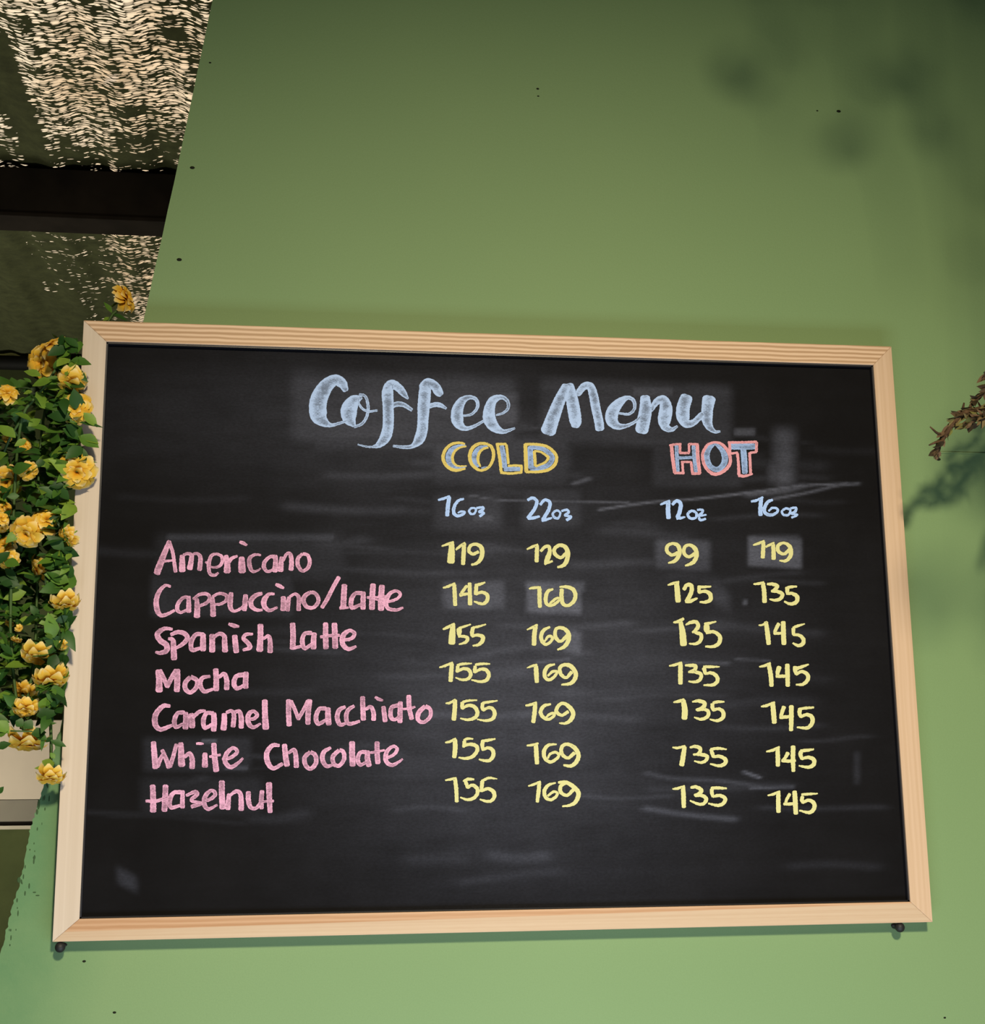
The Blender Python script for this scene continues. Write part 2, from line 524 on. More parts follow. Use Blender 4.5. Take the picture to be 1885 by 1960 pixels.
# ---- writing panel with its wiped chalk marks
def smudge_sheen_field(U, V):
    rng = np.random.default_rng(3)
    s = np.zeros_like(U)

    def sm(x): x = np.clip(x, 0, 1); return x * x * (3 - 2 * x)

    def rect(x0, y0, x1, y1, a, soft=10, slope=0.0):
        v = V - slope * (U - x0)
        m = sm((U - x0) / soft + 0.5) * sm((x1 - U) / soft + 0.5) * sm((v - y0) / soft + 0.5) * sm((y1 - v) / soft + 0.5)
        np.maximum(s, a * m, out=s)

    def line(p, a, w):
        pts = crom([(x, y, 0) for x, y in p], 4)
        m = np.zeros_like(U)
        for q in pts:
            m = np.maximum(m, np.exp(-(((U - q[0]) / max(w * 2.5, 4)) ** 2 + ((V - q[1]) / w) ** 2)))
        np.maximum(s, a * m, out=s)

    # wiped dust plus painted daylight reflection, heavier in the middle and lower half
    haze = 0.072 * np.exp(-(((U - 960) / 330) ** 2 + ((V - 1330) / 330) ** 2)) + 0.0035
    haze += 0.042 * np.exp(-(((U - 700) / 420) ** 2 + ((V - 800) / 130) ** 2))
    haze += 0.016 * np.exp(-(((U - 1250) / 320) ** 2 + ((V - 1250) / 360) ** 2))
    rect(560, 712, 985, 842, 0.045, 34, 0.03); rect(600, 740, 840, 860, 0.035, 26)
    rect(1035, 724, 1400, 846, 0.040, 26, 0.04); rect(1210, 740, 1290, 760, 0.075, 12)
    rect(930, 750, 990, 815, 0.085, 22)
    rect(830, 840, 1090, 925, 0.040, 30); rect(1250, 850, 1420, 930, 0.030, 20)
    rect(1482, 822, 1520, 930, 0.10, 34, 0.0); rect(1470, 880, 1520, 925, 0.07, 24)
    rect(1405, 820, 1445, 834, 0.10, 8)
    rect(830, 945, 960, 1012, 0.040, 26); rect(1000, 940, 1110, 1010, 0.035, 24); rect(905, 985, 945, 1000, 0.08, 10)
    rect(1255, 1032, 1358, 1088, 0.085, 18, 0.04); rect(1432, 1026, 1534, 1083, 0.13, 11, 0.05)
    rect(1440, 1026, 1530, 1050, 0.085, 14)
    rect(848, 1114, 965, 1165, 0.08, 18); rect(858, 1150, 945, 1166, 0.10, 10)
    rect(1008, 1114, 1112, 1172, 0.13, 12, 0.04); rect(1006, 1114, 1118, 1132, 0.11, 12)
    rect(1076, 1203, 1112, 1246, 0.115, 18, 0.2); rect(1015, 1195, 1105, 1240, 0.05, 20)
    rect(318, 1022, 640, 1036, 0.055, 12); rect(300, 1022, 660, 1110, 0.022, 36)
    rect(290, 1100, 560, 1180, 0.030, 20); rect(275, 1412, 480, 1476, 0.030, 20); rect(270, 1490, 500, 1560, 0.02, 26)
    rect(385, 1415, 415, 1422, 0.13, 6); rect(430, 1466, 475, 1474, 0.10, 8)
    rect(1360, 1112, 1395, 1150, 0.05, 26, 0.5); rect(1422, 1148, 1430, 1158, 0.12, 6)
    rect(225, 1660, 262, 1690, 0.04, 20, 0.5); rect(1635, 1440, 1645, 1500, 0.03, 14)
    line([(1150, 975), (1240, 962), (1330, 955), (1450, 941), (1530, 930), (1620, 926)], 0.17, 2.2)
    line([(1480, 955), (1545, 943), (1600, 930), (1640, 926)], 0.13, 2.5)
    line([(1435, 946), (1500, 939), (1535, 930)], 0.10, 5)
    line([(900, 948), (960, 957), (1070, 960), (1200, 962)], 0.12, 2.0)
    line([(1100, 925), (1125, 917)], 0.14, 3.0)
    line([(1240, 1480), (1290, 1490), (1380, 1495), (1470, 1508)], 0.060, 4)
    line([(1425, 1478), (1452, 1488)], 0.16, 2.2); line([(1440, 1508), (1515, 1506)], 0.14, 2.5)
    line([(1240, 1548), (1320, 1560), (1400, 1568)], 0.08, 5)
    line([(1030, 1268), (1085, 1262)], 0.07, 3); line([(1410, 1262), (1470, 1264)], 0.10, 1.8)
    line([(1300, 1268), (1390, 1270)], 0.07, 3)
    line([(870, 1265), (1000, 1240), (1120, 1250)], 0.03, 6)
    for k in range(70):                          # faint horizontal wiping streaks
        x, y = rng.uniform(230, 1650), rng.uniform(720, 1700)
        L = rng.uniform(60, 260); dy = rng.uniform(-12, 12)
        a = rng.uniform(0.018, 0.05) * (0.5 + 0.5 * np.exp(-((x - 950) / 400) ** 2))
        n = max(4, int(L / 12)); m = np.zeros_like(U); w = rng.uniform(3, 11)
        for q in range(n):
            t = q / (n - 1)
            m = np.maximum(m, np.exp(-(((U - x - L * (t - .5)) / 22) ** 2 + ((V - y - dy * (t - .5) - 5 * math.sin(t * 3 + k)) / w) ** 2)))
        np.maximum(s, a * m, out=s)
    return haze + s


gx, gz = 380, 270
PX = np.linspace(xl - 0.003, xr + 0.003, gx); PZ = np.linspace(zb - 0.003, zt + 0.003, gz)
XX, ZZ = np.meshgrid(PX, PZ)
rel = np.stack([XX - CAM.x, np.full_like(XX, YP - CAM.y), ZZ - CAM.z], -1)
dd = rel @ np.array(FWD)
U = PW / 2 + F_PX * (rel @ np.array(RIGHT)) / dd
V = PH / 2 - F_PX * (rel @ np.array(UP)) / dd
S = smudge_sheen_field(U, V)
verts = [(x, YP, z) for x, z in zip(XX.ravel(), ZZ.ravel())]
faces = [[j * gx + i, j * gx + i + 1, (j + 1) * gx + i + 1, (j + 1) * gx + i] for j in range(gz - 1) for i in range(gx - 1)]
nb = len(verts)                                  # give the sheet a back so that it is a solid board
verts += [(PX[0], -0.004, PZ[0]), (PX[-1], -0.004, PZ[0]), (PX[-1], -0.004, PZ[-1]), (PX[0], -0.004, PZ[-1])]
faces += [[nb + 3, nb + 2, nb + 1, nb]]
bot = list(range(gx)); topr = list(range((gz - 1) * gx, gz * gx)); lef = [j * gx for j in range(gz)]; rig = [j * gx + gx - 1 for j in range(gz)]
faces += [[nb, nb + 1] + bot[::-1], [nb + 2, nb + 3] + topr, [nb + 3, nb] + lef, [nb + 1, nb + 2] + rig[::-1]]


def panel_material():
    t = NT('blackboard_paint')
    at = t.new('ShaderNodeAttribute', attribute_name='dust_sheen')
    v = t.coords((1, 1, 1))
    streak = t.noise(t.coords((9, 1, 46)), 1, 5, 0.65)
    grain = t.noise(t.coords((260, 1, 520)), 1, 3, 0.7)
    cloud = t.noise(v, 9, 4, 0.6)
    m = t.math('MULTIPLY', t.math('ADD', 0.35, t.math('MULTIPLY', streak, 1.3)), t.math('ADD', 0.35, t.math('MULTIPLY', grain, 1.3)))
    m = t.math('MULTIPLY', m, t.math('ADD', 0.5, cloud))
    f = t.math('MULTIPLY', at.outputs['Fac'], m, True)
    base = t.ramp(cloud, (0.3, (0.0040, 0.0036, 0.0036)), (0.7, (0.0058, 0.0053, 0.0054)))
    t.set(t.mix(f, base, (0.38, 0.41, 0.56, 1)), 0.7, 0.03)
    t.bump(t.noise(v, 900, 2), 0.12, 0.0003)
    return t.m


panel = link_obj('writing_surface', verts, faces, panel_material(), board, BR)
dat = panel.data.attributes.new('dust_sheen', 'FLOAT', 'POINT')
dat.data.foreach_set('value', list(S.ravel()) + [0.0] * 4)


# ---- chalk writing: every stroke is a ribbon of chalk lying on the panel
def chalk(name, colour, cover, edge=0.25, thin=(0.05, 0.05, 0.055, 1)):
    t = NT(name)
    uv = t.new('ShaderNodeUVMap'); sp = t.new('ShaderNodeSeparateXYZ'); t.link(uv.outputs[0], sp.inputs[0])
    ed = t.math('ABSOLUTE', t.math('SUBTRACT', t.math('MULTIPLY', sp.outputs['Y'], 2), 1))     # 0 centre, 1 edge
    g1 = t.noise(t.coords((420, 1, 1500)), 1, 3, 0.6)
    g2 = t.noise(t.coords((90, 1, 190)), 1, 3, 0.6)
    g3 = t.noise(t.coords((28, 1, 40)), 1, 2, 0.5)
    n = t.math('ADD', t.math('MULTIPLY', g1, 0.55), t.math('ADD', t.math('MULTIPLY', g2, 0.45), t.math('MULTIPLY', t.math('SUBTRACT', g3, 0.5), 0.35)))
    n = t.math('ADD', n, t.math('MULTIPLY', t.math('MULTIPLY', ed, ed), edge))
    k = t.math('MULTIPLY', t.math('SUBTRACT', n, 1 - cover), 4.2, True)
    k = t.math('MAXIMUM', k, 0.22)
    t.set(t.mix(k, thin, colour), 0.95, 0.05)
    return t.m


C_HEAD = chalk('blue_chalk_heading', lin(164, 188, 230), 0.62, 0.30, (0.075, 0.09, 0.13, 1))
C_BLUE = chalk('blue_chalk', lin(158, 186, 234), 0.76, 0.15, (0.09, 0.115, 0.17, 1))
C_FILL = chalk('blue_chalk_filling', lin(144, 170, 216), 0.66, 0.1, (0.06, 0.075, 0.11, 1))
C_PINK = chalk('pink_chalk', lin(213, 160, 191), 0.64, 0.10, (0.15, 0.08, 0.115, 1))
C_ROSE = chalk('rose_chalk', lin(206, 146, 156), 0.72, 0.15, (0.13, 0.055, 0.06, 1))
C_YELL = chalk('yellow_chalk', lin(198, 195, 138), 0.80, 0.15, (0.16, 0.14, 0.08, 1))
C_GOLD = chalk('gold_chalk', lin(198, 180, 104), 0.78, 0.12, (0.14, 0.11, 0.05, 1))
CHALK_Y = [YP - 0.00025]


def write(name, mat, crop, strokes, parent=None, label=None, wk=1.0):
    x0, y0, sc = crop
    verts, faces, uvs = [], [], []
    N = 5
    for st in strokes.strip().split('\n'):
        p = [tuple(float(c) for c in q.split(',')) for q in st.split()]
        p = [(x0 + a / sc, y0 + b / sc, w / sc * wk) for a, b, w in p]
        rows = crom(p, 1.6)
        # rounded ends
        def cap(r, q):
            t = (r - q)[:2]; t = t / (np.linalg.norm(t) + 1e-9); w = r[2]
            return [np.array([*(r[:2] + t * w * k), w * m]) for k, m in ((0.10, 0.93), (0.19, 0.76), (0.26, 0.45))]
        closed = np.linalg.norm((rows[0] - rows[-1])[:2]) < 3
        if not closed:
            rows = cap(rows[0], rows[1])[::-1] + rows + cap(rows[-1], rows[-2])
        k0 = len(verts); n = len(rows)
        CHALK_Y[0] -= 0.0000018
        ph = random.uniform(0, 9)
        for i, r in enumerate(rows):
            t = (rows[min(i + 1, n - 1)] - rows[max(i - 1, 0)])[:2]
            t = t / (np.linalg.norm(t) + 1e-9); nn = np.array([-t[1], t[0]])
            ja = 0.25 * math.sin(i * 1.7 + ph) + random.uniform(-0.35, 0.35)
            jb = 0.25 * math.sin(i * 1.3 + ph * 2) + random.uniform(-0.35, 0.35)
            wa, wb = max(0.3, abs(r[2]) / 2 + ja * 0.7), max(0.3, abs(r[2]) / 2 + jb * 0.7)
            for c in range(N):
                s = c / (N - 1)
                off = -wa + (wa + wb) * s
                q = on_y(r[0] + nn[0] * off, r[1] + nn[1] * off, YP)
                verts.append((q.x, CHALK_Y[0] - i * 2.0e-7, q.z)); uvs.append((i * 0.1, s))
        for i in range(n - 1):
            for c in range(N - 1):
                a = k0 + i * N + c
                faces.append([a, a + 1, a + N + 1, a + N])
    o = link_obj(name, verts, faces, mat, parent or board, Vector((0, 0, 0)) if parent else BR)
    if parent: # a sub-part: keep coordinates relative to the board as its parent part has
        for vv in o.data.vertices: vv.co -= BR
    ul = o.data.uv_layers.new(name='UVMap')
    for lp in o.data.loops: ul.data[lp.index].uv = uvs[lp.vertex_index]
    if label: o['label'] = label
    return o


A1 = (560, 690, 1885 / 420); A2 = (960, 690, 1885 / 560); A3 = (800, 830, 1885 / 360); A4 = (1220, 830, 1885 / 360)
P1 = (260, 1010, 1885 / 360); P2 = (260, 1090, 3.25); P3 = (260, 1250, 3.25); P4 = (260, 1390, 3.25)
N1, N2, N3, N4 = [(820, y, 1885 / 320) for y in (1020, 1180, 1320, 1400)]
Q1, Q2, Q3, Q4 = [(1240, y, 1885 / 340) for y in (1020, 1170, 1320, 1400)]

def shift(strokes, a, b):
    out = []
    for st in strokes.strip().split('\n'):
        o = []
        for q in st.split():
            x, y, w = (float(c) for c in q.split(','))
            o.append('%.1f,%.1f,%.1f' % ((a[0] + x / a[2] - b[0]) * b[2], (a[1] + y / a[2] - b[1]) * b[2], w / a[2] * b[2]))
        out.append(' '.join(o))
    return '\n'.join(out)


LATTE = '''
1262,50,26 1225,115,26 1190,185,26 1158,236,24
1297,100,34 1293,170,36 1290,236,36
1270,240,20 1320,238,14
1405,148,26 1365,150,24 1340,190,30 1345,238,26 1400,218,18
1415,145,28 1413,190,32 1413,242,32
1475,96,34 1470,170,36 1468,243,36
1530,105,36 1525,180,38 1525,248,38
1440,175,16 1520,175,20 1575,162,14
1490,182,18 1560,200,18 1620,185,18 1645,155,20 1620,134,18 1580,150,24 1556,200,30 1568,242,24 1620,252,20 1660,238,14
'''

write('heading_word', C_HEAD, A1, '''
455,255,50 425,198,85 365,168,95 290,218,122 235,310,146 215,400,150 228,480,145 270,530,85 330,556,34 400,540,25 460,520,22
590,320,30 530,345,100 485,420,140 490,500,120 525,558,40
575,292,22 625,310,24 648,390,26 640,470,26 600,540,26 530,572,22
565,320,16 570,370,18 600,415,22 650,438,22 725,430,18
800,240,60 850,205,80 910,235,70 950,280,60 990,328,18
825,215,80 815,280,100 820,380,95 822,480,95 818,580,95 795,660,95 745,720,60 690,742,22 630,740,16 560,722,12
835,400,40 900,375,45 960,385,40 1022,425,30
1110,230,60 1160,190,75 1220,220,80 1250,265,80 1270,290,60
1140,205,90 1135,280,105 1125,400,105 1120,500,95 1112,600,95 1085,680,90 1030,735,40 960,745,30 865,735,20
1155,400,40 1220,380,42 1270,385,40 1318,412,20
1465,475,18 1530,465,22 1575,425,26 1590,380,30 1570,330,32 1510,318,40 1450,355,75 1415,430,100 1415,510,105 1440,560,75 1490,585,40 1560,565,28 1640,520,22
1750,470,16 1810,450,22 1850,410,26 1845,350,30 1790,315,40 1720,345,75 1690,420,95 1690,500,110 1730,570,90 1800,610,45 1860,600,28 1907,582,18
''', label='blue chalk word Coffee')
write('heading_word', C_HEAD, A2, '''
300,455,98 330,370,88 372,260,75 415,170,60
432,165,66 448,230,76 465,320,82 476,395,76 474,420,56
490,215,40 530,168,48 570,168,52 590,220,58 605,300,60 625,390,60 632,440,58
755,340,14 820,345,18 855,310,20 850,260,24 810,240,28 755,275,60 715,330,80 710,385,80 745,422,50 800,422,26 860,395,20 890,365,14
924,240,62 926,320,82 912,400,86 902,450,84
960,320,30 1000,265,45 1042,255,60 1058,310,84 1048,385,84 1058,430,56 1095,445,30 1130,425,16
1190,240,80 1170,300,86 1168,360,86 1190,405,60 1235,400,42 1290,350,40
1335,248,86 1325,310,76 1322,370,74 1335,422,52 1370,458,24 1405,458,14
''', label='blue chalk word Menu')

cold = write('column_title', C_FILL, A3, '''
470,115,16 400,130,38 340,165,58 310,230,68 325,300,62 380,345,36 480,330,14
690,130,22 620,145,42 575,200,58 570,270,58 600,330,30
640,348,22 700,340,26
840,130,45 855,220,52 865,330,52
870,355,45 1015,355,40
1125,140,55 1125,240,55 1130,340,55
1130,135,42 1240,150,42 1310,195,48 1345,245,48 1310,310,48 1220,345,48 1130,355,40
''', label='word COLD filled with blue chalk and outlined in yellow')
write('letter_outline', C_GOLD, A3, '''
465,105,22 420,92,24 340,105,28 275,160,32 250,240,34 275,310,34 330,355,34 390,368,30 470,350,22
480,128,18 420,140,22 370,175,26 345,230,28 355,290,26 400,325,20 485,325,12
700,105,28 620,100,30 550,140,36 518,220,38 535,300,34 590,355,30 640,368,26 710,335,28 750,260,32 755,190,34 735,135,32 700,108,28
700,140,22 650,155,24 610,200,28 600,270,28 625,330,16
785,108,28 880,105,24
795,115,30 810,200,32 825,300,32 832,380,30
885,115,26 895,200,26 905,300,26
905,325,24 970,320,24 1040,325,26
1037,330,26 1035,380,26
830,390,28 920,400,26 1040,388,24
1075,110,38 1078,200,40 1082,300,40 1085,380,38
1075,108,28 1180,108,28 1290,130,30 1360,185,32 1388,240,32 1370,310,34 1310,360,32 1220,382,28 1085,385,26
1165,178,30 1170,250,32 1175,322,28
1170,175,22 1230,185,22 1290,225,26 1305,245,28 1270,290,24 1180,328,22
''', parent=cold, label='yellow chalk outline of the word COLD')
hot = write('column_title', C_FILL, A4, '''
390,125,36 395,250,36 405,375,34
560,125,36 570,250,38 585,380,36
410,245,30 550,240,28
770,92,34 705,170,54 695,250,58 730,330,52 800,360,52 860,310,58 875,240,62 845,165,48 790,110,30
940,130,60 1050,130,62 1165,130,60
1060,160,60 1070,280,60 1075,390,55
''', label='word HOT filled with blue chalk and outlined in pink')
write('letter_outline', C_ROSE, A4, '''
320,118,18 380,108,22 435,105,20
340,130,34 352,250,36 372,390,34
370,395,26 465,395,26
425,110,26 425,190,26
425,195,24 515,195,24
515,190,24 515,105,24
515,105,22 605,108,24
598,115,34 605,250,36 622,395,34
545,402,26 625,400,26
455,390,26 448,285,26
440,285,22 530,285,22
535,285,26 550,395,28
700,110,28 655,190,30 655,270,32 690,350,32 760,405,34 840,390,34 910,330,34 930,260,32 900,170,32 840,105,28 770,88,22 700,110,28
910,90,26 1050,88,24 1190,84,26
922,100,28 925,190,28
1192,90,28 1190,180,28
935,200,22 1000,192,24
1190,185,24 1130,192,24
1000,200,28 1010,300,28 1015,410,32
1122,195,28 1128,300,28 1132,395,28
1015,420,32 1070,426,28 1150,405,18
''', parent=hot, label='pink chalk outline of the word HOT')

write('size_lettering', C_BLUE, A3, '''
205,665,22 260,650,28 315,628,22
312,640,40 300,720,42 292,820,40
455,655,22 400,675,28 360,740,34 360,800,34 400,825,30 455,805,28 470,785,20 430,780,22 400,795,14
520,755,22 550,745,22 580,760,22 565,800,22 530,805,24 512,780,24 520,755,22
590,745,24 650,740,26 652,760,26 610,785,24 660,795,24 620,828,28
''', label='blue chalk size 16oz under COLD')
write('size_lettering', C_BLUE, A3, '''
1100,665,28 1150,645,32 1190,680,34 1170,750,36 1120,820,36 1100,845,34
1105,850,30 1160,845,32 1215,830,22
1225,710,30 1270,665,30 1320,690,34 1310,760,36 1270,830,36 1250,860,34
1245,870,34 1290,860,28 1340,845,18
1360,785,24 1395,770,22 1425,800,22 1400,850,24 1360,835,26 1350,805,24 1360,785,24
1440,775,22 1490,765,26 1510,790,26 1470,818,24 1535,835,24 1490,865,32
''', label='blue chalk size 22oz')
write('size_lettering', C_BLUE, A4, '''
230,712,16 270,695,26 320,675,24
308,690,45 305,770,46 310,845,46
350,710,30 390,675,34 430,700,40 425,770,42 400,840,40
395,850,30 440,845,28 475,835,14
510,790,28 550,775,26 590,800,26 580,845,26 530,850,28 503,820,28 510,790,28
600,765,22 650,765,26 645,795,28 608,825,24 686,815,18
615,845,26 630,868,26 680,855,24
''', label='blue chalk size 12oz')
write('size_lettering', C_BLUE, A4, '''
1140,680,22 1190,670,26 1255,638,20
1238,655,40 1230,750,42 1232,815,42
1350,665,24 1300,690,34 1268,760,36 1290,805,34 1350,815,30 1398,785,26 1400,755,26 1350,745,24 1315,775,20
1450,770,24 1490,750,24 1530,770,24 1510,815,24 1465,815,24 1445,790,24 1450,770,24
1535,748,22 1585,745,26 1580,780,28 1538,802,22 1600,815,22 1545,842,22
''', label='blue chalk size 16oz under HOT')

write('drink_name', C_PINK, P1, '''
335,140,44 285,260,56 235,390,68 212,455,66
335,140,34 370,250,36 385,350,36 398,440,38
235,345,22 300,335,26 365,330,22
465,285,50 465,350,58 465,430,66
480,275,30 520,260,30 558,280,44 553,340,52 540,410,58
575,265,26 610,260,30 645,290,40 645,360,46 638,420,48
700,345,20 760,395,20 830,390,30 865,345,36 860,290,34 810,265,26 760,280,34 735,340,40 730,410,38 745,465,34 790,478,30 825,455,22
905,285,44 915,350,56 915,440,70
930,350,36 960,310,36 1015,285,24
1060,305,56 1062,380,70 1065,438,74
1045,145,30 1075,155,38 1110,175,24
1250,275,20 1190,272,28 1140,310,40 1140,380,44 1165,435,34 1210,435,24 1250,410,16
1390,290,40 1340,295,34 1290,345,40 1285,400,42 1320,440,30 1380,420,28
1398,285,44 1400,360,50 1392,435,56
1460,300,40 1455,360,50 1450,430,56
1475,330,30 1510,265,30 1545,265,40 1560,330,46 1555,420,48
1670,262,30 1625,310,40 1625,380,42 1670,435,32 1725,400,38 1742,340,40 1720,275,34 1670,262,30
''', label='pink chalk line Americano')
write('drink_name', C_PINK, P1, '''
345,590,26 295,580,30 235,640,44 205,730,52 215,830,54 255,880,40 320,865,34 385,830,28
540,705,40 480,700,34 425,760,40 415,820,42 450,850,30 520,820,26
530,710,40 530,770,48 530,840,52
610,720,42 615,810,56 612,890,62
575,715,24 640,670,32 710,665,36 740,700,36 715,750,36 640,785,28
765,705,46 772,790,52 775,880,56
770,690,26 840,660,32 905,680,36 905,730,34 850,765,30 790,770,24
955,660,46 945,740,54 950,805,46 985,838,30 1050,812,30 1090,780,36
1100,680,48 1095,750,54 1088,825,46
1260,660,34 1200,680,44 1155,730,50 1160,790,46 1210,825,36 1265,825,24
1385,665,24 1330,670,36 1285,730,56 1290,790,50 1340,830,36 1415,800,24
1478,700,50 1478,760,52 1475,822,56
1405,570,30 1440,585,40 1480,605,24
1535,700,36 1525,760,46 1520,828,46
1545,690,28 1595,665,30 1630,695,40 1632,760,42 1632,825,44
1740,650,36 1690,690,46 1680,740,46 1715,795,40 1780,800,36 1825,750,40 1825,700,40 1790,655,36 1740,650,36
''' + shift(LATTE, P2, P1), label='pink chalk line Cappuccino/Latte')
write('drink_name', C_PINK, P2, '''
225,372,18 180,368,24 135,400,34 150,440,34 190,470,36 190,505,34 150,520,24 125,515,16
205,430,18 230,440,30 235,500,36 238,555,38
220,405,22 260,390,26 305,400,30 320,430,30 290,465,26 250,490,18
420,405,26 375,405,26 345,450,30 350,500,28 400,490,20
418,405,32 418,450,36 418,500,36
475,410,34 475,460,36 475,507,38
480,425,20 520,400,24 550,415,28 552,450,34 555,507,36
615,415,34 620,470,36 625,512,34
580,340,18 610,350,26 640,355,14
725,402,16 685,405,22 670,430,26 695,455,28 710,485,28 668,502,16
775,348,36 775,420,36 770,502,42
795,430,18 825,415,24 835,450,30 835,512,34
''', label='pink chalk word Spanish')
write('drink_name', C_PINK, P2, '''
975,340,34 978,410,34 975,490,36
975,490,22 1030,478,18
1090,395,26 1050,400,24 1035,445,30 1050,490,26 1100,460,18
1110,400,30 1105,440,34 1105,488,36
1180,338,32 1180,410,34 1182,488,34
1235,340,34 1238,410,36 1240,485,36
1150,420,18 1210,412,20 1265,410,18
1290,440,20 1340,430,22 1360,400,24 1330,380,22 1290,410,32 1285,460,32 1320,495,26 1368,480,16
''', label='pink chalk word Latte on the line below Cappuccino')
write('drink_name', C_PINK, P3, '''
140,112,36 145,170,38 145,234,44
150,110,28 175,160,28 195,208,26
195,208,28 225,150,30 250,108,28
257,108,38 258,170,38 255,234,36
340,148,26 308,185,30 310,225,30 340,245,26 375,215,28 380,170,28 340,148,26
460,145,18 415,155,26 400,195,30 425,238,26 480,225,18
497,104,34 500,160,34 500,228,36
515,150,22 550,130,26 565,170,32 565,222,34
670,135,30 625,145,28 610,190,32 630,220,26 675,200,20
685,125,34 683,170,34 683,214,34
''', label='pink chalk line Mocha')
write('drink_name', C_PINK, P3, '''
210,330,22 170,330,28 125,380,34 120,440,36 150,475,28 200,460,24 235,445,16
300,370,26 260,375,26 240,420,30 250,460,26 295,440,18
310,375,32 312,420,36 308,466,36
345,382,32 350,420,36 350,458,38
360,395,24 395,365,24 432,360,16
480,375,26 440,375,24 420,420,30 430,465,26 480,440,18
485,378,32 487,430,36 484,480,34
550,382,32 550,425,36 545,472,38
565,370,20 595,360,22 610,385,28 605,455,30
615,368,20 642,362,24 655,400,32 655,462,32
690,405,16 730,410,22 755,385,24 730,362,22 700,385,30 700,435,32 730,462,24 775,440,14
802,298,36 803,380,36 808,466,42
''', label='pink chalk word Caramel')
write('drink_name', C_PINK, P3, '''
950,296,32 950,370,32 953,448,32
965,300,24 990,355,24 1010,410,22
1010,410,24 1045,350,24 1070,300,26
1080,296,34 1072,370,34 1070,438,32
1180,345,26 1140,350,26 1120,400,30 1135,440,26 1185,415,18
1195,346,32 1195,395,36 1200,442,34
1300,335,20 1265,355,28 1252,400,30 1270,445,26 1310,435,16
1355,330,20 1320,355,26 1308,400,28 1325,440,24 1390,425,18
1410,276,30 1412,350,32 1415,412,32
1430,350,18 1460,335,24 1478,370,28 1478,414,30
1540,336,26 1545,380,30 1550,422,30
1490,275,16 1510,287,22 1535,295,12
1630,325,24 1590,340,26 1585,395,28 1610,415,22 1640,390,16
1645,308,30 1643,370,32 1642,428,32
1697,268,30 1700,340,30 1715,408,28
1640,350,12 1700,345,16 1735,335,14
1800,330,26 1760,370,30 1755,415,26 1790,430,22 1830,395,24 1830,350,24 1800,330,26
''', label='pink chalk word Macchiato')
write('drink_name', C_PINK, P4, '''
110,102,32 115,170,36 122,257,36
135,250,26 155,200,26 170,175,20
165,150,24 190,210,28 205,256,28
213,250,28 232,190,26 252,115,24
280,108,32 282,170,38 285,242,44
305,190,22 335,170,26 350,205,32 350,258,34
430,172,30 430,210,34 430,248,38
378,108,14 400,108,18 420,110,10
485,112,32 490,190,34 500,276,36
460,190,16 525,178,16
540,205,18 590,195,22 630,160,24 605,135,22 565,170,28 555,220,30 590,255,26 640,225,20 665,200,14
''', label='pink chalk word White')
write('drink_name', C_PINK, P4, '''
890,120,20 850,120,26 815,165,32 820,225,34 855,262,26 910,235,22
925,118,32 930,180,34 940,242,36
950,165,20 985,148,26 995,190,30 998,252,32
1085,160,24 1050,195,28 1055,240,28 1085,265,26 1120,230,28 1115,180,28 1085,160,24
1210,135,18 1170,160,28 1160,205,30 1185,248,26 1225,240,16
1265,148,24 1225,190,28 1232,235,26 1265,245,24 1295,205,26 1290,160,26 1265,148,24
1345,102,36 1345,170,36 1348,242,36
1430,160,24 1395,165,24 1380,205,28 1395,240,24 1440,220,16
1440,158,30 1440,200,34 1450,244,34
1500,102,30 1500,160,32 1505,228,32
1460,165,16 1545,150,14
1550,200,18 1600,180,20 1625,145,22 1600,125,20 1560,160,26 1555,215,28 1590,242,24 1630,225,18 1658,205,12
''', label='pink chalk word Chocolate')
write('drink_name', C_PINK, P4, '''
105,372,34 108,450,36 108,527,40
185,372,34 182,450,36 178,523,36
65,465,18 130,465,22 195,440,18
280,410,26 235,415,26 210,460,32 220,505,26 285,490,18
292,405,24 290,455,28 290,504,30
315,430,18 370,408,24 380,425,26 345,462,20 408,480,20 348,500,24
420,470,18 470,450,22 495,420,24 470,400,22 435,430,28 425,480,30 450,515,24 505,490,14
535,346,36 535,420,36 540,508,38
580,425,26 575,470,30 572,513,32
585,430,18 625,405,24 650,420,28 655,470,32 655,518,34
700,412,30 700,460,32 715,505,26 750,508,22 780,470,22
785,405,28 780,460,30 782,510,26
828,358,38 830,440,34 835,532,30
785,470,16 855,465,16
''', label='pink chalk line Hazelnut')

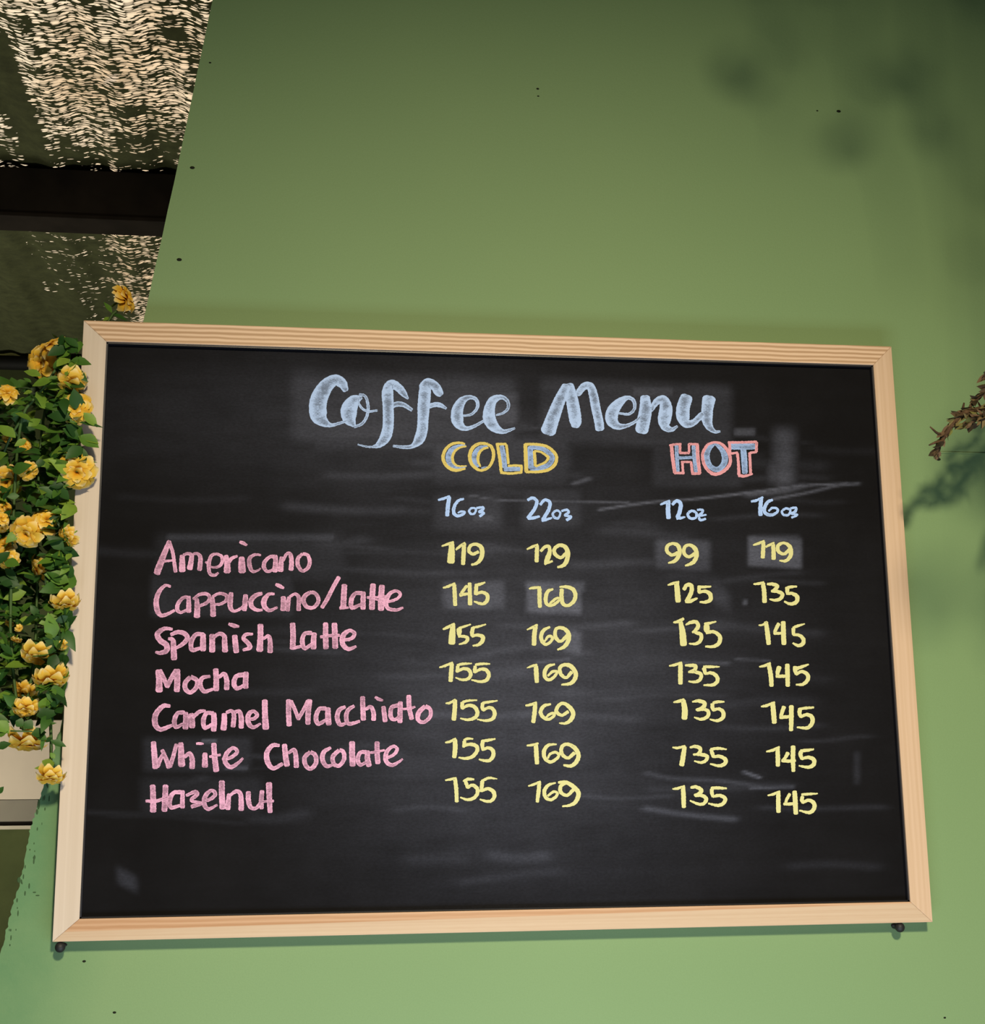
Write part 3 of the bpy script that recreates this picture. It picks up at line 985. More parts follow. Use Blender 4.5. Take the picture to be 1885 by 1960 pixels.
PRICES = [
 ('119', 'Americano', 'cold 16oz', N1, '''150,150,16 210,130,30 280,105,26
262,125,56 258,220,76 252,325,86
310,190,22 350,155,32 410,115,28
400,125,46 395,240,50 388,352,46
560,215,36 500,240,36 455,205,40 470,150,38 530,128,36 590,160,50 605,230,52 585,300,46 540,345,36 485,360,24'''),
 ('129', 'Americano', 'cold 22oz', N1, '''1110,185,18 1165,160,32 1230,135,26
1222,148,44 1220,240,48 1218,322,46
1265,205,32 1310,160,36 1355,155,40 1365,210,44 1345,280,60 1322,335,44
1310,350,30 1395,320,24
1550,230,40 1490,280,36 1425,240,44 1420,180,42 1480,140,40 1545,165,50 1570,240,54 1550,330,50 1510,372,40 1455,388,24'''),
 ('145', 'Cappuccino/Latte', 'cold 16oz', N1, '''165,620,18 220,605,32 295,570,24
290,590,44 295,690,48 300,815,44
430,600,34 385,660,36 362,695,34
355,705,36 420,690,34 480,690,28
462,572,44 465,680,46 468,806,50
540,588,44 535,640,44 530,692,40
530,590,32 580,580,34 635,560,20
535,690,34 600,670,36 660,700,44 660,760,44 620,800,36 570,795,32 515,775,20'''),
 ('160', 'Cappuccino/Latte', 'cold 22oz', N1, '''1135,630,20 1190,620,34 1260,615,26
1250,632,46 1250,730,48 1255,835,44
1400,635,24 1345,660,40 1320,730,46 1330,800,40 1380,820,34 1440,790,34 1475,750,28 1450,735,30 1400,770,30 1365,800,22
1500,640,46 1498,720,48 1515,800,44 1570,820,36 1630,780,44 1655,710,46 1630,640,46 1560,610,38 1480,610,22'''),
 ('155', 'Spanish Latte', 'cold 16oz', N2, '''165,145,20 210,125,34 290,85,30
275,102,52 268,200,72 262,298,78
345,145,60 345,180,56 345,212,40
345,130,26 400,115,28 475,90,16
340,225,30 400,225,34 440,245,40 420,290,36 345,315,18
500,130,44 490,180,46 490,215,40
500,125,26 560,115,28 645,90,16
490,225,30 550,210,36 610,230,46 605,280,46 560,320,34 500,330,18'''),
 ('169', 'Spanish Latte', 'cold 22oz', N2, '''1110,150,14 1165,125,30 1225,95,24
1205,112,52 1192,210,52 1188,317,52
1365,120,24 1300,155,40 1268,220,44 1285,290,42 1330,315,34 1380,280,34 1395,235,32 1350,225,34 1310,280,22
1560,220,44 1490,280,36 1440,250,44 1425,190,42 1445,135,36 1520,135,42 1575,190,50 1575,270,50 1530,340,44 1455,375,22'''),
 ('155', 'Mocha', 'cold 16oz', N2, '''125,575,18 190,555,30 270,520,24
262,536,46 255,630,50 248,727,48
330,565,40 325,600,40 320,626,32
325,550,28 390,535,32 485,530,16
325,620,28 390,590,36 450,600,42 475,650,42 450,700,38 380,715,30 305,690,16
525,566,40 520,600,40 515,630,30
530,545,28 600,535,32 690,535,18
520,630,28 590,595,36 650,605,42 680,660,44 650,720,40 580,735,32 485,715,18'''),
 ('169', 'Mocha', 'cold 22oz', N2, '''1110,580,12 1165,560,30 1220,545,24
1210,566,50 1215,650,54 1220,738,46
1420,540,22 1350,560,40 1310,620,46 1315,690,42 1365,715,36 1425,670,34 1445,625,30 1400,620,34 1345,670,22
1610,630,44 1550,690,34 1490,650,44 1480,580,42 1530,545,40 1600,560,50 1655,630,50 1650,700,50 1600,755,40 1500,770,20'''),
 ('155', 'Caramel Macchiato', 'cold 16oz', N3, '''195,155,18 240,150,30 300,115,26
298,122,48 295,220,52 285,337,52
380,150,44 378,185,42 378,214,32
385,140,26 450,125,28 545,120,16
380,215,28 440,180,36 510,190,42 550,250,46 530,310,42 450,340,32 360,325,18
610,156,40 605,195,42 612,230,34
610,150,28 680,140,30 775,125,16
615,235,30 670,205,34 720,215,42 745,270,46 720,330,40 640,350,30 550,335,16'''),
 ('169', 'Caramel Macchiato', 'cold 22oz', N3, '''1095,180,20 1150,170,32 1215,145,24
1202,158,46 1195,250,50 1180,366,46
1375,165,22 1300,185,40 1262,250,44 1290,310,42 1350,335,34 1410,300,34 1415,268,30 1370,275,32 1320,315,22
1570,250,40 1500,290,34 1440,245,44 1465,180,40 1520,155,38 1590,200,50 1630,270,50 1600,345,46 1540,380,32 1475,378,18'''),
 ('155', 'White Chocolate', 'cold 16oz', N4, '''190,125,18 240,115,30 305,80,22
298,100,50 300,190,54 290,290,48
405,115,42 400,145,40 395,175,32
400,100,28 440,82,30 500,85,16
398,165,28 460,145,38 530,160,44 550,210,44 500,280,42 420,305,34 340,295,18
610,115,44 605,160,44 615,210,36
600,110,30 670,100,34 750,85,20
615,205,30 670,185,36 720,210,44 730,270,46 690,325,38 630,330,32 570,315,18'''),
 ('169', 'White Chocolate', 'cold 22oz', N4, '''1110,160,20 1160,155,30 1235,135,22
1210,158,48 1215,250,52 1222,360,48
1440,145,18 1350,155,36 1302,220,46 1310,300,44 1370,345,38 1440,310,36 1468,268,32 1430,235,32 1370,255,30 1345,300,24
1640,245,44 1570,300,36 1500,250,44 1505,170,42 1570,145,40 1650,190,50 1690,270,50 1660,350,48 1600,390,40 1525,380,26'''),
 ('155', 'Hazelnut', 'cold 16oz', N4, '''190,550,18 250,540,30 310,525,22
298,538,44 312,650,46 318,790,42
415,565,40 430,600,42 440,635,34
390,560,16 440,540,36 510,540,22
440,635,30 490,605,36 545,640,44 550,700,42 510,750,40 440,770,32 360,745,20
605,566,44 600,620,44 595,674,40
600,560,30 680,525,30 770,535,14
600,670,32 670,645,38 730,680,46 740,740,44 700,785,36 640,785,32 580,765,18'''),
 ('169', 'Hazelnut', 'cold 22oz', N4, '''1125,615,16 1180,600,30 1260,565,22
1248,576,42 1240,670,46 1225,792,38
1430,580,18 1350,605,36 1305,670,44 1320,745,42 1380,770,36 1440,730,34 1450,695,30 1410,680,32 1345,725,26
1630,660,42 1560,720,36 1490,685,44 1490,615,42 1550,580,36
1465,575,28 1550,575,42 1640,630,50 1690,700,52 1660,790,46 1600,830,36 1510,845,20'''),
 ('99', 'Americano', 'hot 12oz', Q1, '''310,215,38 250,235,36 200,195,40 205,140,38 260,115,32 315,135,44 335,200,46 310,270,44 270,305,36 215,320,18
490,225,40 430,255,34 380,215,40 390,150,36 440,130,34 495,165,46 515,230,46 490,300,44 450,330,36 395,348,20'''),
 ('119', 'Americano', 'hot 16oz', Q1, '''1115,130,16 1165,115,30 1230,85,20
1222,102,40 1220,180,44 1215,262,44
1250,150,24 1285,130,28 1335,105,20
1325,128,44 1330,200,46 1330,276,46
1500,180,40 1440,225,34 1380,195,40 1380,135,38 1440,108,30 1500,145,44 1515,220,46 1490,275,40 1450,300,32 1395,295,18'''),
 ('125', 'Cappuccino/Latte', 'hot 12oz', Q1, '''210,555,16 255,540,30 325,520,22
302,538,52 310,630,58 318,725,58
380,600,40 410,555,40 455,560,46 460,620,46 430,690,46 405,726,40
400,730,32 450,725,40 520,695,20
540,586,38 540,615,36 540,636,30
530,575,30 590,575,30 665,570,18
540,635,28 600,620,36 655,650,46 660,710,44 610,735,34 550,735,20'''),
 ('135', 'Cappuccino/Latte', 'hot 16oz', Q1, '''1120,545,18 1170,540,30 1225,525,22
1218,538,44 1230,630,48 1235,732,50
1265,545,26 1320,545,36 1370,565,42 1340,605,36 1310,620,26
1310,620,28 1380,625,38 1425,655,42 1400,700,38 1350,715,32 1290,705,18
1475,595,44 1475,620,42 1475,640,30
1460,590,28 1510,575,32 1575,570,20
1470,645,30 1530,645,36 1580,680,46 1570,735,44 1510,755,34 1445,730,20'''),
 ('135', 'Spanish Latte', 'hot 12oz', Q2, '''270,120,18 320,110,36 375,80,28
345,118,44 365,230,66 375,352,72
400,145,18 450,120,36 510,115,40 530,160,44 500,205,36 470,225,22
500,225,36 560,250,42 555,310,40 510,345,34 435,345,16
620,155,60 620,190,64 620,215,44
600,135,28 660,125,28 720,110,14
620,225,40 700,220,36 760,270,44 750,340,44 690,375,34 610,375,22'''),
 ('145', 'Spanish Latte', 'hot 16oz', Q2, '''1175,150,16 1215,145,24 1260,115,24
1250,118,42 1265,230,50 1278,346,48
1385,135,40 1360,180,38 1342,222,34
1335,235,30 1390,235,30 1440,230,28
1432,118,50 1435,230,52 1440,346,52
1540,185,40 1540,220,40 1540,246,32
1540,175,28 1590,155,30 1660,135,12
1540,250,28 1600,255,34 1645,295,42 1640,345,42 1590,365,36 1535,340,20'''),
 ('135', 'Mocha', 'hot 12oz', Q2, '''225,580,16 280,570,30 355,545,22
342,560,46 342,660,50 342,766,48
395,575,22 440,575,34 500,580,40 495,620,40 440,645,28
430,645,24 500,645,36 560,670,40 550,725,38 500,750,32 430,745,18
592,606,44 600,640,40 605,665,28
590,590,28 660,590,30 755,590,14
605,665,26 670,655,36 725,690,42 735,740,42 690,780,36 590,785,18'''),
 ('145', 'Mocha', 'hot 16oz', Q2, '''1180,590,16 1230,580,30 1295,550,22
1280,568,44 1300,680,48 1308,790,46
1390,595,50 1375,640,46 1370,676,36
1360,690,34 1430,690,36 1470,685,28
1475,570,50 1478,680,50 1480,790,46
1560,595,50 1560,630,46 1570,665,36
1570,610,36 1630,590,34 1700,565,18
1570,670,30 1630,640,36 1690,675,42 1690,730,42 1640,775,34 1570,780,18'''),
 ('135', 'Caramel Macchiato', 'hot 12oz', Q3, '''270,135,16 320,125,34 380,105,24
372,118,50 388,210,62 385,304,62
470,130,18 530,120,36 595,140,44 590,180,44 550,205,36 510,215,24
520,215,36 600,210,34 640,240,42 625,290,38 560,315,32 490,295,16
680,155,40 682,190,42 690,220,30
690,140,28 740,130,32 805,130,18
690,220,28 750,205,34 795,240,44 790,300,42 730,330,32 655,315,16'''),
 ('145', 'Caramel Macchiato', 'hot 16oz', Q3, '''1200,180,18 1255,170,32 1340,135,24
1322,158,50 1330,250,54 1338,350,50
1440,185,44 1420,240,40 1408,280,34
1400,295,36 1460,290,36 1520,285,28
1518,178,50 1518,290,50 1515,430,44
1610,206,44 1605,250,44 1620,290,32
1610,205,26 1680,195,30 1755,190,20
1620,290,28 1680,265,36 1735,290,46 1740,350,46 1690,405,38 1580,400,18'''),
 ('135', 'White Chocolate', 'hot 12oz', Q4, '''260,170,16 315,175,30 390,155,22
386,168,44 372,260,52 356,356,54
445,170,22 500,160,36 550,180,42 550,215,38 520,240,28
480,245,22 560,245,38 625,265,40 610,310,36 560,330,30 490,315,16
667,196,36 680,235,42 690,270,32
665,190,28 740,180,32 830,190,16
690,270,30 760,265,36 820,300,44 810,345,42 750,365,34 660,345,18'''),
 ('145', 'White Chocolate', 'hot 16oz', Q4, '''1255,215,18 1320,200,32 1390,165,22
1372,182,44 1375,270,48 1375,362,46
1480,230,44 1460,270,36 1432,302,28
1420,310,34 1490,315,36 1560,310,28
1537,162,50 1535,290,48 1540,420,40
1620,215,44 1615,250,44 1630,290,34
1620,205,30 1690,200,34 1755,190,18
1630,290,30 1700,275,36 1755,300,46 1755,350,44 1700,380,36 1600,365,18'''),
 ('135', 'Hazelnut', 'hot 12oz', Q4, '''260,610,16 310,605,30 385,580,22
370,598,46 375,700,50 378,802,44
455,595,28 510,590,38 565,625,42 540,660,38 490,675,22
500,680,34 570,680,36 615,715,44 590,765,36 530,770,32 445,735,18
675,616,40 675,650,42 685,690,32
670,600,28 740,600,34 830,605,20
690,690,30 760,680,36 815,710,42 800,760,40 740,785,34 640,765,18'''),
 ('145', 'Hazelnut', 'hot 16oz', Q4, '''1270,680,16 1330,665,30 1395,635,20
1380,648,44 1380,750,48 1382,852,48
1500,665,34 1475,710,34 1458,750,30
1440,770,30 1500,770,34 1570,765,28
1552,640,48 1560,750,52 1565,870,48
1635,695,40 1630,730,40 1640,756,30
1630,670,26 1700,665,30 1795,660,16
1640,755,30 1700,730,36 1755,760,44 1760,815,44 1710,860,38 1605,840,18'''),
]
for txt, drink, where, crop, st in PRICES:
    write('price', C_YELL, crop, st, label='yellow chalk price %s for %s %s' % (txt, where, drink))

# ---- screws carrying the board
M_BLK = plain('black_rubber', (0.012, 0.012, 0.013, 1), 0.55, 0.35)


def peg(u, v, label, lean):
    p = on_y(u, v, -0.016)
    o = thing('wall_screw', (p.x, 0.0, p.z), label, 'screw', 'screws under the blackboard')
    r = o.location.copy(); R = 10.0 * 1.47 / F_PX
    MB().ball((p.x, -0.016, p.z), R, (0.95, 0.9, 0.95), 16, 10).ball((p.x + lean * R * 0.9, -0.012, p.z + R * 0.35), R * 0.5, (1.2, 1, 0.7), 10, 6).build('head', M_BLK, o, r, True)
    MB().tube([(p.x, 0.004, p.z), (p.x, -0.012, p.z)], R * 0.5, 10).build('shaft', M_BLK, o, r, True)


peg(115, 1813, 'black round screw head in the wall under the lower left corner of the blackboard', 0.6)
peg(1722, 1775, 'black round screw head in the wall under the lower right corner of the blackboard', -1.0)

# ------------------------------------------------------------------ yellow flower garland
def leaf_material():
    t = NT('garland_leaf')
    g = t.new('ShaderNodeNewGeometry')
    c = t.ramp(g.outputs['Random Per Island'], (0.0, (0.014, 0.055, 0.014)), (0.5, (0.035, 0.115, 0.018)),
               (0.8, (0.12, 0.26, 0.030)), (1.0, (0.26, 0.40, 0.05)))
    n = t.noise(t.coords((1, 1, 1)), 180, 2)
    c = t.mix(t.math('MULTIPLY', n, 0.35), c, (0.025, 0.07, 0.012, 1))
    t.set(c, 0.5, 0.35)
    tl = t.new('ShaderNodeBsdfTranslucent'); t.link(c, tl.inputs['Color'])
    ms = t.new('ShaderNodeMixShader'); ms.inputs[0].default_value = 0.25
    t.link(t.p.outputs[0], ms.inputs[1]); t.link(tl.outputs[0], ms.inputs[2]); t.link(ms.outputs[0], t.out.inputs['Surface'])
    return t.m


def petal_material():
    t = NT('yellow_petal')
    uv = t.new('ShaderNodeUVMap'); sp = t.new('ShaderNodeSeparateXYZ'); t.link(uv.outputs[0], sp.inputs[0])
    c = t.ramp(sp.outputs['X'], (0.0, (0.62, 0.27, 0.015)), (0.45, (0.82, 0.45, 0.030)), (0.80, (0.90, 0.60, 0.075)), (1.0, (0.93, 0.80, 0.42)))
    g = t.new('ShaderNodeNewGeometry')
    c = t.mix(t.math('MULTIPLY', g.outputs['Random Per Island'], 0.28), c, (0.85, 0.42, 0.02, 1))
    t.set(c, 0.6, 0.2)
    tl = t.new('ShaderNodeBsdfTranslucent'); t.link(c, tl.inputs['Color'])
    ms = t.new('ShaderNodeMixShader'); ms.inputs[0].default_value = 0.3
    t.link(t.p.outputs[0], ms.inputs[1]); t.link(tl.outputs[0], ms.inputs[2]); t.link(ms.outputs[0], t.out.inputs['Surface'])
    return t.m


M_LEAF, M_PETAL = leaf_material(), petal_material()
M_STEM = plain('green_stem', (0.05, 0.10, 0.025, 1), 0.6, 0.3)
M_SEPAL = plain('light_green_calyx', (0.22, 0.36, 0.04, 1), 0.6, 0.3)


def flower_mesh(seed):
    """double bloom, radius 1, opening along +z"""
    rnd = random.Random(seed)
    v, f, uv = [], [], []
    for n, tilt, L, wd, z0 in ((8, 12, 1.05, 0.34, 0.0), (7, 32, 0.95, 0.31, 0.06), (6, 52, 0.76, 0.27, 0.10), (5, 72, 0.52, 0.20, 0.12)):
        off = rnd.uniform(0, 6.28)
        for k in range(n):
            a = off + 6.283 * k / n + rnd.uniform(-0.18, 0.18)
            tl = math.radians(tilt + rnd.uniform(-10, 10)); l = L * rnd.uniform(0.88, 1.08); w = wd * rnd.uniform(0.85, 1.1)
            k0 = len(v); rows = 7; cols = 5
            for i in range(rows):
                s = i / (rows - 1)
                half = w * (0.28 + 0.95 * math.sin(min(1, s * 1.02) * 2.45) ** 0.8 * 0.86) * (1 if s < 0.9 else 0.80)
                if i == rows - 1: half *= 0.30
                bend = tl - 0.9 * s * s + 0.25 * s        # tips curl outwards
                for c in range(cols):
                    q = c / (cols - 1) * 2 - 1
                    r = l * s * math.cos(bend) + 0.05
                    z = z0 + l * s * math.sin(bend) + 0.14 * half * q * q + (0.03 * math.sin(q * 5 + k) * s)
                    x, y = r, q * half
                    v.append((x * math.cos(a) - y * math.sin(a), x * math.sin(a) + y * math.cos(a), z)); uv.append((s, c / (cols - 1)))
            for i in range(rows - 1):
                for c in range(cols - 1):
                    p = k0 + i * cols + c
                    f.append([p, p + 1, p + cols + 1, p + cols])
    me = bpy.data.meshes.new('flower'); me.from_pydata(v, [], f); me.update()
    ul = me.uv_layers.new(name='UVMap')
    for lp in me.loops: ul.data[lp.index].uv = uv[lp.vertex_index]
    me.polygons.foreach_set('use_smooth', [True] * len(me.polygons)); me.materials.append(M_PETAL)
    return me


def calyx_mesh():
    mb = MB()
    mb.ball((0, 0, -0.06), 0.22, (1, 1, 0.8), 10, 6)
    mb.tube([(0, 0, -0.15), (0.02, 0, -0.55), (0.08, 0.02, -1.0)], [0.09, 0.07, 0.06], 6)
    for k in range(5):
        a = 6.283 * k / 5
        c, s = math.cos(a), math.sin(a)
        k0 = len(mb.v)
        for (r, w, z) in ((0.08, 0.08, -0.05), (0.30, 0.11, 0.0), (0.55, 0.02, -0.03)):
            mb.v += [Vector((r * c - w * s, r * s + w * c, z)), Vector((r * c + w * s, r * s - w * c, z))]
        for i in (0, 2): mb.f.append([k0 + i, k0 + i + 1, k0 + i + 3, k0 + i + 2]); mb.mi.append(0)
    me = bpy.data.meshes.new('calyx'); me.from_pydata([tuple(q) for q in mb.v], [], mb.f); me.update(); me.materials.append(M_SEPAL)
    me.polygons.foreach_set('use_smooth', [True] * len(me.polygons))
    return me


gp = on_y(120, 660, 0.0)
garland = thing('flower_garland', (gp.x, gp.y, gp.z), 'hanging garland of yellow flowers and green leaves at the left edge of the blackboard', 'flower garland')
GR = garland.location.copy()
F_MESH = [flower_mesh(k) for k in (1, 2, 3, 4)]
C_MESH = calyx_mesh()


def left_edge(v):                  # board's outer left edge in the photograph
    return 160 - 60 * (v - 613) / 1190


# (u, v, radius in px, facing: right, up, towards viewer)
FLOWERS = [(240, 570, 27, .75, .35, .15), (103, 660, 26, -.35, .75, .35), (80, 694, 33, -.45, -.1, .85), (137, 733, 29, .1, -.75, .65),
           (145, 781, 30, .1, .1, 1), (14, 752, 21, .2, .55, .5), (48, 851, 13, .4, .3, .5), (13, 841, 10, .2, -.5, .5), (147, 903, 36, .1, -.35, .9),
           (13, 922, 30, .1, -.25, .9), (54, 903, 18, .3, -.3, .6), (10, 971, 16, .5, .4, .3), (90, 996, 30, .25, .5, .6), (50, 1021, 31, -.1, -.4, .9),
           (130, 1028, 20, -.4, -.4, .6), (9, 1045, 22, -.3, .4, .6), (13, 1070, 21, 0, -.3, .9), (72, 1088, 25, -.7, -.2, .4), (125, 1155, 28, .2, -.8, .4),
           (17, 1195, 9, -.2, -.5, .4), (37, 1203, 8, .5, -.3, .4), (70, 1255, 30, 0, -.75, .5), (97, 1302, 32, .15, -.8, .5), (46, 1325, 23, -.1, -.6, .6),
           (49, 1357, 24, .1, -.6, .7), (50, 1420, 37, .05, -.85, .4), (97, 1488, 26, .05, -.8, .5), (2, 992, 14, .2, .3, .5), (4, 1010, 12, .2, -.3, .5),
           (122, 1236, 12, .5, -.5, .3), (30, 1225, 11, -.3, -.8, .2), (75, 677, 15, -.5, .6, .3)]
CAMR = RIGHT
for i, (u, v, r, fx, fy, fz) in enumerate(FLOWERS):
    over = u + r > left_edge(v) - 6
    Y = random.uniform(-0.050, -0.042) if over and i else random.uniform(-0.045, 0.01)
    if i == 0: Y = 0.03
    p = on_y(u, v, Y)
    R = r * (p - CAM).dot(FWD) / F_PX * 1.08
    n = (RIGHT * fx + UP * fy - FWD * fz).normalized()
    q = n.to_track_quat('Z', 'Y').to_matrix().to_4x4() @ Matrix.Rotation(random.uniform(0, 6.28), 4, 'Z')
    o = bpy.data.objects.new('flower', F_MESH[i % 4]); col.objects.link(o); o.parent = garland
    o.matrix_local = Matrix.Translation(p - GR - n * R * 0.15) @ q @ Matrix.Diagonal((R, R, R * 0.95, 1))
    c = bpy.data.objects.new('calyx', C_MESH); col.objects.link(c); c.parent = o

# leaves: pairs of pointed blades along many fine stems
leafv, leaff = [], []


def leaf(p, d, n, L, wd, curl):
    """blade from p along d with face normal n"""
    d = d.normalized(); s = d.cross(n).normalized(); n = s.cross(d)
    k = len(leafv)
    prof = ((0, 0.04), (0.16, 0.55), (0.38, 1.0), (0.62, 0.86), (0.84, 0.42), (1.0, 0.02))
    for t, w in prof:
        c = p + d * (L * t) - n * (curl * L * t * t)
        h = wd * w
        for q in (-1, 0, 1):
            leafv.append(c + s * (h * q) + n * (0.22 * h * abs(q)))
    for i in range(len(prof) - 1):
        for q in (0, 1):
            a = k + i * 3 + q
            leaff.append([a, a + 1, a + 4, a + 3])


def inside(u, v):
    le = left_edge(v)
    if v < 735: return 1 if (u > 62 + (735 - v) * 0.45 and u < le + 2 and v > 652) else 0
    lim = le + (16 if v < 905 else 2)
    if v > 1330: lim = le - 10
    if v > 1378: return 0
    return 1 if u < lim else 0


rnd = random.Random(21)
cnt = 0
while cnt < 1250:
    u, v = rnd.uniform(-70, 178), rnd.uniform(645, 1378)
    if not inside(u, v): continue
    cnt += 1
    near = u > left_edge(v) - 34
    Y = rnd.uniform(-0.050, -0.036) if near else rnd.uniform(-0.042, 0.11)
    p = on_y(u, v, Y)
    d = Vector((rnd.uniform(-1, 1), rnd.uniform(-0.5, 0.3), rnd.uniform(-0.55, 0.45)))
    if near: d.x = -abs(d.x) if rnd.random() < 0.75 else d.x * 0.4
    n = Vector((rnd.uniform(-0.5, 0.5), rnd.uniform(-1.0, -0.2), rnd.uniform(0.0, 1.0)))
    L = rnd.uniform(0.011, 0.025)
    leaf(p, d, n, L, L * rnd.uniform(0.24, 0.36), rnd.uniform(0.0, 0.45))


def pleaf(u0, v0, u1, v1, wpx, Y=-0.05, face=(0, -0.9, 0.5), curl=0.15):
    a, b = on_y(u0, v0, Y), on_y(u1, v1, Y)
    L = (b - a).length
    leaf(a, b - a, Vector(face), L, wpx * 1.46 / F_PX, curl)


for q in ((136, 690, 175, 694, 12), (110, 705, 155, 706, 13), (130, 705, 108, 700, 11), (150, 665, 122, 642, 9), (112, 655, 118, 643, 4), (150, 672, 128, 670, 9),
          (78, 720, 46, 707, 10), (100, 728, 60, 735, 12), (60, 732, 45, 722, 4), (160, 790, 187, 815, 11), (150, 808, 198, 814, 5), (150, 835, 190, 853, 16),
          (140, 860, 172, 880, 13), (120, 870, 166, 878, 7), (150, 883, 186, 882, 3.5), (62, 750, 44, 752, 6), (35, 785, 12, 787, 5), (52, 860, 20, 864, 7),
          (30, 838, -6, 810, 12), (120, 820, 160, 840, 12), (68, 970, 92, 952, 10), (60, 930, 76, 928, 5), (90, 925, 108, 922, 5), (70, 1064, 88, 1059, 4),
          (100, 1085, 135, 1081, 6), (88, 1113, 122, 1122, 10), (115, 1138, 152, 1140, 3), (113, 1140, 93, 1152, 5), (105, 1310, 108, 1352, 17),
          (70, 1370, 110, 1362, 14), (82, 1388, 108, 1382, 4), (30, 1380, 46, 1388, 10), (46, 1382, 64, 1392, 11), (60, 1405, 88, 1400, 11), (90, 1416, 64, 1402, 8),
          (-6, 1380, 18, 1402, 12), (-8, 1408, 14, 1398, 9), (-6, 1432, 20, 1421, 9), (97, 1418, 127, 1427, 7), (100, 1412, 86, 1420, 5), (95, 1452, 90, 1470, 12),
          (100, 1470, 65, 1468, 6), (104, 1470, 120, 1486, 8), (84, 1408, 78, 1438, 4), (-4, 1520, 6, 1505, 6), (105, 1452, 96, 1440, 5)):
    pleaf(*q)
for q in ((214, 600, 245, 611, 7), (214, 599, 200, 576, 6), (197, 614, 212, 606, 6), (233, 582, 246, 592, 3.5)):
    pleaf(*q, Y=0.03, face=(0.1, -0.8, 0.7))
link_obj('foliage', leafv, leaff, M_LEAF, garland, GR, smooth=True)

# stems
st = MB()


def stem(pts, r, Y):
    P = [on_y(p[0], p[1], p[2] if len(p) > 2 else Y) for p in pts]
    Q = [Vector(q) for q in crom([tuple(p) for p in P], 0.004)]
    st.tube(Q, r, 6)


stem([(237, 588, 0.03), (217, 600, 0.03), (200, 625, 0.03), (160, 655, 0.02), (128, 672, -0.02), (120, 740, -0.02), (116, 860, -0.02), (112, 1000, -0.02), (104, 1180, -0.02), (96, 1320, -0.02), (98, 1420, -0.03), (97, 1470, -0.04)], 0.0016, -0.02)
stem([(128, 672, -0.02), (92, 730, -0.03), (60, 770, -0.035), (42, 800, -0.035), (30, 900, -0.02), (24, 1050, -0.02), (20, 1200, -0.02), (30, 1330, -0.02), (48, 1400, -0.03), (50, 1410, -0.04)], 0.0016, -0.02)
stem([(128, 672, 0.0), (90, 760, 0.02), (74, 900, 0.02), (72, 1080, 0.02), (66, 1250, 0.0), (50, 1350, -0.02), (40, 1395, -0.03)], 0.0014, 0.0)
stem([(42, 800, -0.035), (10, 860, -0.02), (-30, 1000, 0.0), (-40, 1300, 0.0)], 0.0014, 0.0)
stem([(20, 1399), (62, 1400)], 0.0008, -0.05)
stem([(97, 1418), (98, 1440), (95, 1455)], 0.0009, -0.045)
st.build('stem', M_STEM, garland, GR, smooth=True)

# ------------------------------------------------------------------ dried plant at the right
M_TWIG = plain('dry_bark', (0.075, 0.045, 0.026, 1), 0.85, 0.1, 0.5, 120)


def dry_leaf_material():
    t = NT('dry_leaf')
    g = t.new('ShaderNodeNewGeometry')
    c = t.ramp(g.outputs['Random Per Island'], (0.0, (0.012, 0.010, 0.006)), (0.3, (0.050, 0.036, 0.018)), (0.7, (0.17, 0.105, 0.062)), (1.0, (0.13, 0.14, 0.035)))
    t.set(c, 0.8, 0.15)
    return t.m


dp = on_y(2060, 560, 0.0)
dry = thing('dried_plant', (dp.x, 0.0, dp.z), 'brown dried branch with curled leaves reaching in from the right edge, beside the blackboard', 'dried plant')
DR = dry.location.copy()
tw = MB()
leafv, leaff = [], []


def twig(pts, r0, r1, dens, lw, rr):
    P = [on_y(p[0], p[1], p[2] - (0.10 if p[0] < 2055 else 0.0)) for p in pts]
    Q = [Vector(q) for q in crom([tuple(p) for p in P], 0.004)]
    n = len(Q)
    tw.tube(Q, [r0 + (r1 - r0) * i / (n - 1) for i in range(n)], 7)
    for i in range(1, n):
        for k in range(dens):
            t = (Q[i] - Q[i - 1]).normalized()
            d = (t * rr.uniform(0.4, 1.2) + Vector((rr.uniform(-1, 1), rr.uniform(-1, 0.6), rr.uniform(-1, 1))) * 0.5)
            L = rr.uniform(0.5, 1.1) * lw
            leaf(Q[i], d, Vector((rr.uniform(-1, 1), rr.uniform(-1, -0.2), rr.uniform(-1, 1))), L, L * rr.uniform(0.16, 0.30), rr.uniform(-0.2, 0.6))


rr = random.Random(5)
twig([(2100, 100, -0.30), (2090, 400, -0.10), (2060, 560, -0.06), (2000, 640, -0.05), (1940, 720, -0.06), (1895, 775, -0.055), (1850, 788, -0.05), (1830, 804, -0.047), (1812, 828, -0.045), (1798, 850, -0.043), (1792, 864, -0.04)], 0.0048, 0.0026, 5, 0.013, rr)
twig([(1960, 700, -0.06), (1905, 735, -0.055), (1880, 755, -0.05), (1866, 768, -0.05)], 0.003, 0.0012, 6, 0.012, rr)
twig([(1940, 745, -0.065), (1900, 792, -0.06), (1870, 802, -0.057), (1852, 812, -0.055)], 0.003, 0.0015, 7, 0.014, rr)
twig([(1990, 600, -0.03), (1930, 690, -0.05), (1900, 705, -0.05), (1885, 720, -0.05)], 0.003, 0.001, 2, 0.012, rr)
twig([(2060, 560, -0.003), (2030, 700, -0.06), (1990, 820, -0.07), (1960, 900, -0.07)], 0.004, 0.002, 4, 0.02, rr)
twig([(2060, 560, -0.003), (2100, 700, -0.06), (2080, 850, -0.07)], 0.004, 0.002, 4, 0.02, rr)
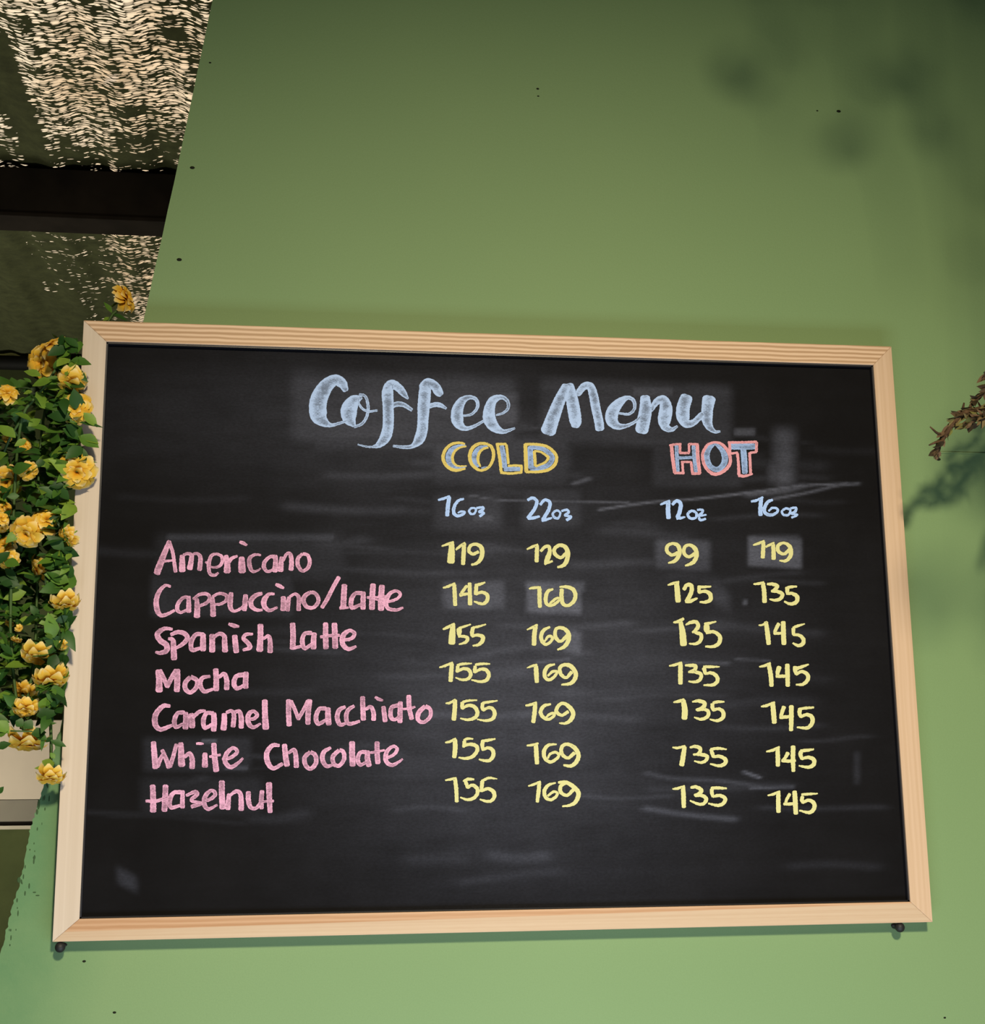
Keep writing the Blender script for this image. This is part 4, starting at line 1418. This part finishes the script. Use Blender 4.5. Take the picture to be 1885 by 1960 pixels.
# long sprays hanging from the ceiling between the lamp and the wall; they throw the soft leaf shade
def spray(pts, n, lw, spread, seed):
    q = random.Random(seed)
    P = [Vector(p) for p in crom([tuple(x) for x in pts], 0.01)]
    tw.tube(P, [0.005 - 0.0035 * i / (len(P) - 1) for i in range(len(P))], 6)
    for k in range(n):
        c = P[int(q.random() * (len(P) - 1))] + Vector((q.gauss(0, spread), q.gauss(0, spread * 0.6), q.gauss(0, spread)))
        u, v = project(c)
        if -260 < u < 2110 and -260 < v < 2200: continue
        L = q.uniform(0.6, 1.2) * lw
        leaf(c, Vector((q.uniform(-1, 1), q.uniform(-.6, .6), q.uniform(-1, 0.3))), Vector((q.uniform(-.6, .6), -1, q.uniform(-.6, .6))), L, L * q.uniform(0.2, 0.34), 0.2)


def toward_lamp(u, v, t):
    p = on_y(u, v, 0.0)
    return p.lerp(LAMP, t)


HANG = Vector((0.95, -0.55, ROOF))
q0 = on_y(2100, 100, -0.30)
tw.tube([HANG, HANG.lerp(q0, 0.55) + Vector((0.03, 0, 0)), q0], [0.005, 0.005, 0.0048], 7)
for k, ((ua, va), (ub, vb)) in enumerate((((1440, -60), (1560, 160)), ((1560, -40), (1660, 220)), ((1640, 160), (1730, 560)), ((1470, 130), (1500, 300)), ((1760, 60), (1840, 620)))):
    spray([HANG, HANG.lerp(toward_lamp(ua, va, .26), .7) + Vector((0, 0, .06)), toward_lamp(ua, va, .26), toward_lamp((ua + ub) / 2 + 14, (va + vb) / 2, .26), toward_lamp(ub, vb, .26)], 12, 0.045, 0.016, 40 + k)
spray([HANG, (0.90, -0.62, 3.0), toward_lamp(1880, 640, .30), toward_lamp(1850, 950, .30)], 12, 0.05, 0.02, 50)
spray([HANG, (0.92, -0.64, 2.9), toward_lamp(1930, 860, .30), toward_lamp(1870, 1010, .30), toward_lamp(1890, 1160, .30)], 22, 0.06, 0.028, 51)
spray([HANG, (0.95, -0.64, 2.8), toward_lamp(1980, 900, .30), toward_lamp(1930, 1100, .30), toward_lamp(1930, 1290, .30)], 22, 0.06, 0.030, 52)
# forked twig ends
for a in (([(1806, 836, -0.045), (1792, 828, -0.048), (1780, 817, -0.05)]), ([(1846, 790, -0.05), (1843, 780, -0.05), (1845, 771, -0.05)]), ([(1806, 843, -0.044), (1790, 847, -0.046), (1778, 852, -0.048)])):
    P = [on_y(p[0], p[1], p[2] - 0.10) for p in a]
    tw.tube(P, [0.0018, 0.0014, 0.0008], 6)
for q in ((1808, 828, 1792, 836, 6), (1830, 805, 1816, 816, 7), (1895, 716, 1869, 730, 7), (1802, 852, 1786, 858, 5), (1875, 812, 1850, 820, 6), (1808, 846, 1790, 855, 5)):
    pleaf(*q, Y=-0.148, face=(rr.uniform(-1, 1), -0.7, rr.uniform(-1, 1)))
tw.build('branch', M_TWIG, dry, DR, smooth=True)
link_obj('leaves', leafv, leaff, dry_leaf_material(), dry, DR, smooth=False)
